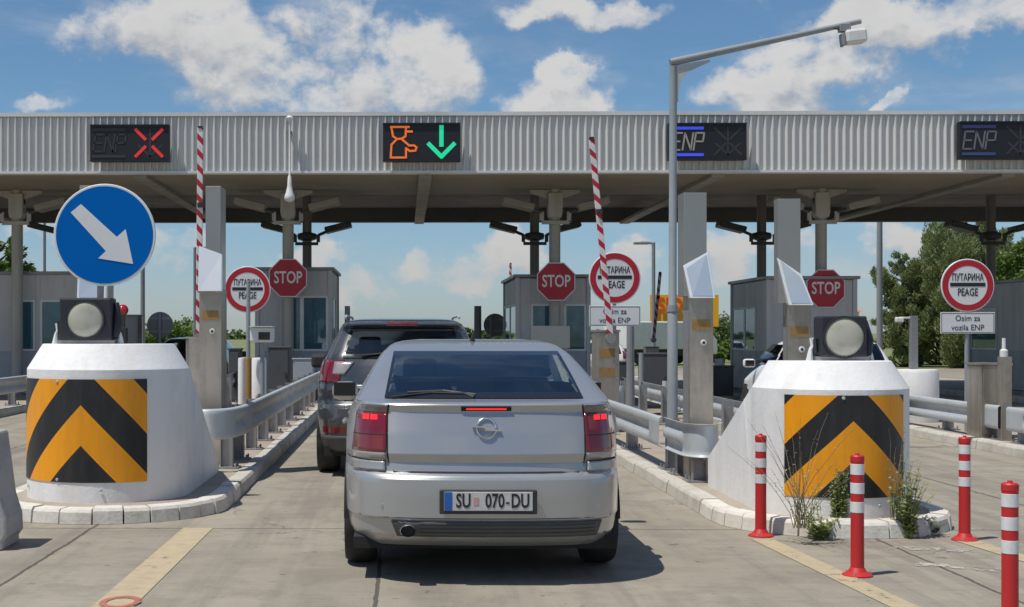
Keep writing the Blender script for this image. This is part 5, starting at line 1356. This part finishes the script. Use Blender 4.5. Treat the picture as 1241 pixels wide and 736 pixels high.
booth(2.50, 4.18, 30.6, 34.5, 2.80, 'grey toll booth behind the middle stop sign', std(zM, [(0, .17, 'w'), (.17, .60, 'door'), (.60, .67, 'w'), (.67, 1, 'g')]), std(zM, [(0, .5, 'g'), (.5, 1, 'g')]), std(zM, [(0, .5, 'g'), (.5, 1, 'w')]))
booth(7.92, 9.9, 29.9, 33.2, 2.73, 'dark grey toll booth behind the right bullnose and stop sign', std(zR, [(0, .3, 'w'), (.3, .5, 'door'), (.5, 1, 'w')]), std(zR, [(0, .3, 'w'), (.3, .62, 'g'), (.62, 1, 'g')]), std(zR, [(0, .5, 'g'), (.5, 1, 'w')]))
booth(-10.3, -7.32, 30.5, 33.6, 2.87, 'wide grey toll booth at the left picture edge', std(zLL, [(0, .52, 'w'), (.52, .68, 'g'), (.68, .72, 'w'), (.72, 1, 'door')]), std(zLL, [(0, 1, 'w')]), std(zLL, [(0, .5, 'g'), (.5, 1, 'w')]))
booth(14.0, 15.9, 30.9, 34, 2.72, 'dark grey toll booth at the right picture edge under the trees', std(zR, [(0, .3, 'w'), (.3, .66, 'g'), (.66, 1, 'g')]), std(zR, [(0, .5, 'w'), (.5, 1, 'g')]), std(zR, [(0, 1, 'w')]))

# ------------------------------------------------------------------ beyond the plaza
p0, p1 = at(788, 396, 90), at(871, 357.5, 90)
t = thing('billboard', ((p0.x + p1.x) / 2, 90, 0), 'yellow billboard with orange lettering beyond the plaza', 'billboard')
wd = p1.x - p0.x; z0, z1 = p0.z, p1.z
MB().box(-wd / 2, wd / 2, 0, .15, z0, z1).build('board', M['yellowbb'], t)
text('lettering', 'SIDRO', 1.25, M['orangetext'], t, (-.1, -.02, z1 - .68), .95, .03, bold=.03)
for i in range(6):
    xx = -wd * .42 + i * .48; MB().box(xx, xx + .3, -.03, -.001, z1 - 1.62, z1 - 1.2 + random.uniform(0, .1)).build('small_print', M['browntext'], t)
for sx in (-.32, .32): MB().box(sx * wd - .08, sx * wd + .08, .16, .35, 0, z1 - .1).build('post', M['galvdark'], t)
# far buildings
p = at(1026, 372, 120); t = thing('house', (p.x, 120, 0), 'distant white house with orange roof between lamp and trees', 'house')
MB().box(-2.2, 1.1, 0, 6, 0, p.z - .45).build('wall', M['whitemetal'], t)
MB().add([(-2.4, -.3, p.z - .45), (1.3, -.3, p.z - .45), (1.3, 6.3, p.z - .45), (-2.4, 6.3, p.z - .45), (-1.7, 3, p.z + .5), (.6, 3, p.z + .5)], [(0, 1, 5, 4), (1, 2, 5), (2, 3, 4, 5), (3, 0, 4), (3, 2, 1, 0)]).build('roof', M['roofred'], t)
for i in range(2): MB().box(-1.8 + i * 1.5, -1.1 + i * 1.5, -.04, .02, 1.0, 2.3).build('window', M['frit'], t)
p = at(893, 402, 110); t = thing('shed', (p.x - .6, 110, 0), 'low white shed with open front by the bushes right of the steel pylon', 'shed')
MB().box(-2.6, 2.6, -.5, 4.5, 1.75, 2.0).build('roof', M['whitemetal'], t)
for sx in (-2.4, 0, 2.4):
    for yy in (-.3, 4.3): MB().box(sx - .08, sx + .08, yy - .08, yy + .08, 0, 1.745).build('post', M['whitemetal'], t)
MB().box(-2.4, 2.4, 4.0, 4.2, 0, 1.74).build('back_wall', M['greyconc'], t)

# ------------------------------------------------------------------ trees and bushes
def leaf_cloud(rng, lobes, n, size, flat=.5, droop=0.0, tuft=False):
    """leaf clumps: small bent faces scattered through several uneven lobes"""
    vs = []; fs = []
    tot = sum(l[3] ** 2 for l in lobes)
    for (lx, ly, lz, lr) in lobes:
        k = int(n * lr * lr / tot)
        for _ in range(k):
            d = Vector((rng.gauss(0, 1), rng.gauss(0, 1), rng.gauss(0, 1) * .85)).normalized()
            rad = lr * (rng.random() ** .38) * (1 + .22 * math.sin(d.x * 7 + lz) * math.cos(d.y * 6 + lx))
            c = Vector((lx, ly, lz)) + d * rad; c.z -= droop * rng.random() * rad
            u = Vector((rng.gauss(0, 1), rng.gauss(0, 1), rng.gauss(0, .6))).normalized(); v = u.orthogonal().normalized(); v = (Matrix.Rotation(rng.random() * 6.28, 3, u) @ v)
            if tuft: u = (Vector((rng.gauss(0, .5), rng.gauss(0, .5), 1)) + d * .7).normalized(); v = u.orthogonal().normalized(); v = (Matrix.Rotation(rng.random() * 6.28, 3, u) @ v)
            s_ = size * rng.uniform(.5, 1.3); o = len(vs); w_ = s_ * flat
            vs += [c - u * s_, c + v * w_, c + u * s_ + Vector((0, 0, -s_ * .25)), c - v * w_]; fs.append((o, o + 1, o + 2, o + 3))
    return vs, fs
def tree(name, x, y, ht, spread, label, kind, n, size, seed, trunk_h=.25, cone=.4):
    rng = random.Random(seed); t = thing(name, (x, y, -.02), label, 'tree')
    tr = MB(); lean = rng.uniform(-.03, .03) * ht
    tr.tube([(0, 0, 0), (lean * .3, 0, ht * .3), (lean * .7, 0, ht * .65), (lean, 0, ht * .93)], [ht * .028, ht * .022, ht * .013, ht * .003], 10)
    lobes = []; nl = 60 if kind == 'pine' else 30
    for i in range(nl):
        f = trunk_h + (1 - trunk_h) * (i + .5) / nl; a = i * 2.4 + rng.uniform(-.5, .5)
        env = spread * (1 - cone * (f - trunk_h) / (1 - trunk_h)) * math.sin(min(1, (f - trunk_h + .12) / .35) * math.pi / 2) * (1 if f < .9 else .55)
        rr = env * rng.uniform(.35, .85); lr = env * rng.uniform(.14, .36)
        cx_, cy_, cz_ = math.cos(a) * rr + lean * f, math.sin(a) * rr, ht * f + rng.uniform(-.03, .03) * ht
        lobes.append((cx_, cy_, cz_, lr)); tr.tube([(lean * f * .8, 0, cz_ - ht * .08), (cx_ * .6, cy_ * .6, cz_ - ht * .02), (cx_, cy_, cz_)], [ht * .010, ht * .006, ht * .002], 6)
    tr.build('trunk', M['bark'], t, smooth=True)
    vs, fs = leaf_cloud(rng, lobes, n, size, .22 if kind == 'pine' else .42, tuft=(kind == 'pine'))
    MB().add(vs, fs).build('crown', M[kind], t, fix=False)
    return t
tree('pine_tree', at(1096, 404, 62).x, 62, 5.0, 1.7, 'leftmost rounded pine of the group at the right', 'pine', 26000, .11, 1, .02, .35)
tree('pine_tree', at(1138, 404, 66).x, 66, 6.8, 2.6, 'tall pine left of the right toll sign', 'pine', 48000, .11, 2, .02, .4)
tree('pine_tree', at(1180, 404, 60).x, 60, 6.6, 2.9, 'pine directly behind the right toll sign', 'pine', 45000, .11, 3, .02, .4)
tree('pine_tree', at(1212, 404, 70).x, 70, 6.9, 2.8, 'dark pine further back between two others at the right', 'pine', 45000, .12, 4, .02, .3)
tree('broadleaf_tree', at(1248, 404, 55).x, 55, 5.0, 2.8, 'brighter green tree at the right picture edge', 'leafgreen', 30000, .11, 5, .05, .2)
tree('broadleaf_tree', at(-5, 404, 52).x, 52, 5.2, 2.1, 'green tree at the left picture edge above the booth', 'leafgreen', 12000, .14, 6, .1, .3)
def bush(x, y, w_, h_, label, kind, seed, n=3500, size=.14, grp=None):
    rng = random.Random(seed); t = thing('bush', (x, y, -.02), label, 'bush', grp)
    lobes = [(rng.uniform(-w_ / 2, w_ / 2), rng.uniform(-.7, .7), h_ * rng.uniform(.2, .62), h_ * rng.uniform(.25, .42)) for _ in range(max(5, int(w_ / h_ * 5)))]
    st_ = MB()
    for l in lobes: st_.tube([(l[0] * .6, l[1] * .5, 0), (l[0], l[1], l[2])], [.05, .015], 6)
    st_.build('stem', M['bark'], t)
    vs, fs = leaf_cloud(rng, lobes, n, size, .45); MB().add(vs, fs).build('foliage', M[kind], t, fix=False)
    return t
bush(at(205, 404, 75).x, 75, 3.2, 2.6, 'bright green bush left of the left steel pylon', 'leafgreen', 11)
bush(at(222, 404, 90).x, 90, 3.0, 3.4, 'taller green bush close to the left steel pylon', 'leafgreen', 12)
bush(at(182, 404, 100).x, 100, 3.5, 1.9, 'low dark bush under the round sign back at the left', 'leafdark', 13)
bush(at(775, 404, 100).x, 100, 3.5, 2.6, 'dark bush under the left end of the billboard', 'leafdark', 14)
bush(at(808, 404, 85).x, 85, 2.6, 1.9, 'green bush in front of the billboard middle', 'leafgreen', 15)
bush(at(838, 404, 95).x, 95, 3.0, 2.4, 'green bush under the right end of the billboard', 'leafgreen', 16)
bush(at(876, 404, 105).x, 105, 3.2, 3.2, 'dark tall bush between the billboard and the right booth', 'leafdark', 17)
bush(at(872, 404, 70).x, 70, 2.6, 1.2, 'low light green bush right of the steel pylon', 'leafgreen', 18)
# far wooded skyline
rng = random.Random(50); lobes = [(x, rng.uniform(-5, 5), rng.uniform(.3, 1.6), rng.uniform(1.4, 2.6)) for x in range(-260, 300, 4)]
vs, fs = leaf_cloud(rng, lobes, 26000, .75, .6); o = MB().add(vs, fs).build('far_woodland', M['leafdark'], None, fix=False); o.location = (0, 330, -.5)
tag(o, 'far dark line of trees on the horizon', 'woodland', kind='stuff')

# ------------------------------------------------------------------ weeds at the right bullnose
def weed(px_, py_, z, ht, wd, label, kind, seed, nst=14, leaf=.03, dens=16, dry=False):
    rng = random.Random(seed); p = gnd(px_, py_, z); t = thing('weed', (p.x, p.y, z), label, 'weed')
    st_ = MB(); lv = MB()
    for i in range(nst):
        a = rng.random() * 6.28; sp_ = wd * rng.uniform(.2, 1); h = ht * rng.uniform(.45, 1)
        pts = []; bx, by_ = rng.uniform(-.04, .04), rng.uniform(-.03, .03)
        for k in range(7):
            f = k / 6; pts.append((bx + math.cos(a) * sp_ * f ** 1.5 + rng.uniform(-.008, .008), by_ + math.sin(a) * sp_ * .6 * f ** 1.5, h * f * (1 - .08 * f)))
        st_.tube(pts, [.0035 * (1 - .7 * k / 6) for k in range(7)], 4)
        for k in range(dens):
            f = rng.uniform(.08, 1); q = Vector(pts[min(5, int(f * 6))]).lerp(Vector(pts[min(6, int(f * 6) + 1)]), (f * 6) % 1)
            b_ = rng.random() * 6.28; u = Vector((math.cos(b_), math.sin(b_), rng.uniform(-.2, .7))).normalized(); s_ = leaf * rng.uniform(.5, 1.4) * (1.2 - .6 * f)
            if dry:
                s_ *= .6
            v = u.cross(Vector((0, 0, 1))).normalized() * s_ * .28; v.z += rng.uniform(-.3, .3) * s_ * .3
            lv.add([q, q + u * s_ * .5 + v, q + u * s_, q + u * s_ * .5 - v], [(0, 1, 2, 3)])
    st_.build('stems', M['drystalk' if dry else kind], t); lv.build('leaves', M[kind], t, fix=False)
    return t
weed(1099, 652, .0, .62, .20, 'tall green weed clump at the right end of the kerb nose', 'weed', 21, 40, .045, 30)
weed(1018, 628, .125, .42, .06, 'narrow green weed in front of the chevron panel', 'weed', 22, 34, .035, 40)
weed(994, 654, .0, .20, .20, 'low spreading weed at the kerb behind the middle bollard', 'weed', 23, 26, .045, 26)
weed(968, 640, .12, .95, .55, 'tall dry thin stalks standing left of the chevron panel', 'drystalk', 24, 22, .04, 16, dry=True)
weed(985, 650, .0, .55, .18, 'small leafy stalks between dry stalks and kerb', 'weed', 25, 12, .035, 14)
weed(1124, 648, .0, .16, .14, 'small low weed past the right end of the kerb nose', 'leafdark', 26, 14, .05, 14)
weed(1085, 630, .125, .75, .10, 'tall dry grass stalks at the right side of the chevron panel', 'drystalk', 27, 14, .03, 10, dry=True)
weed(1185, 492, .0, .12, .2, 'dry tuft along the far right kerb', 'weed', 28, 12, .05, 12)

# assign automatic smoothness to nothing else; finish
for o in sc.objects:
    if o.type == 'MESH' and o.parent is None and 'kind' not in o: print('LOOSE', o.name)
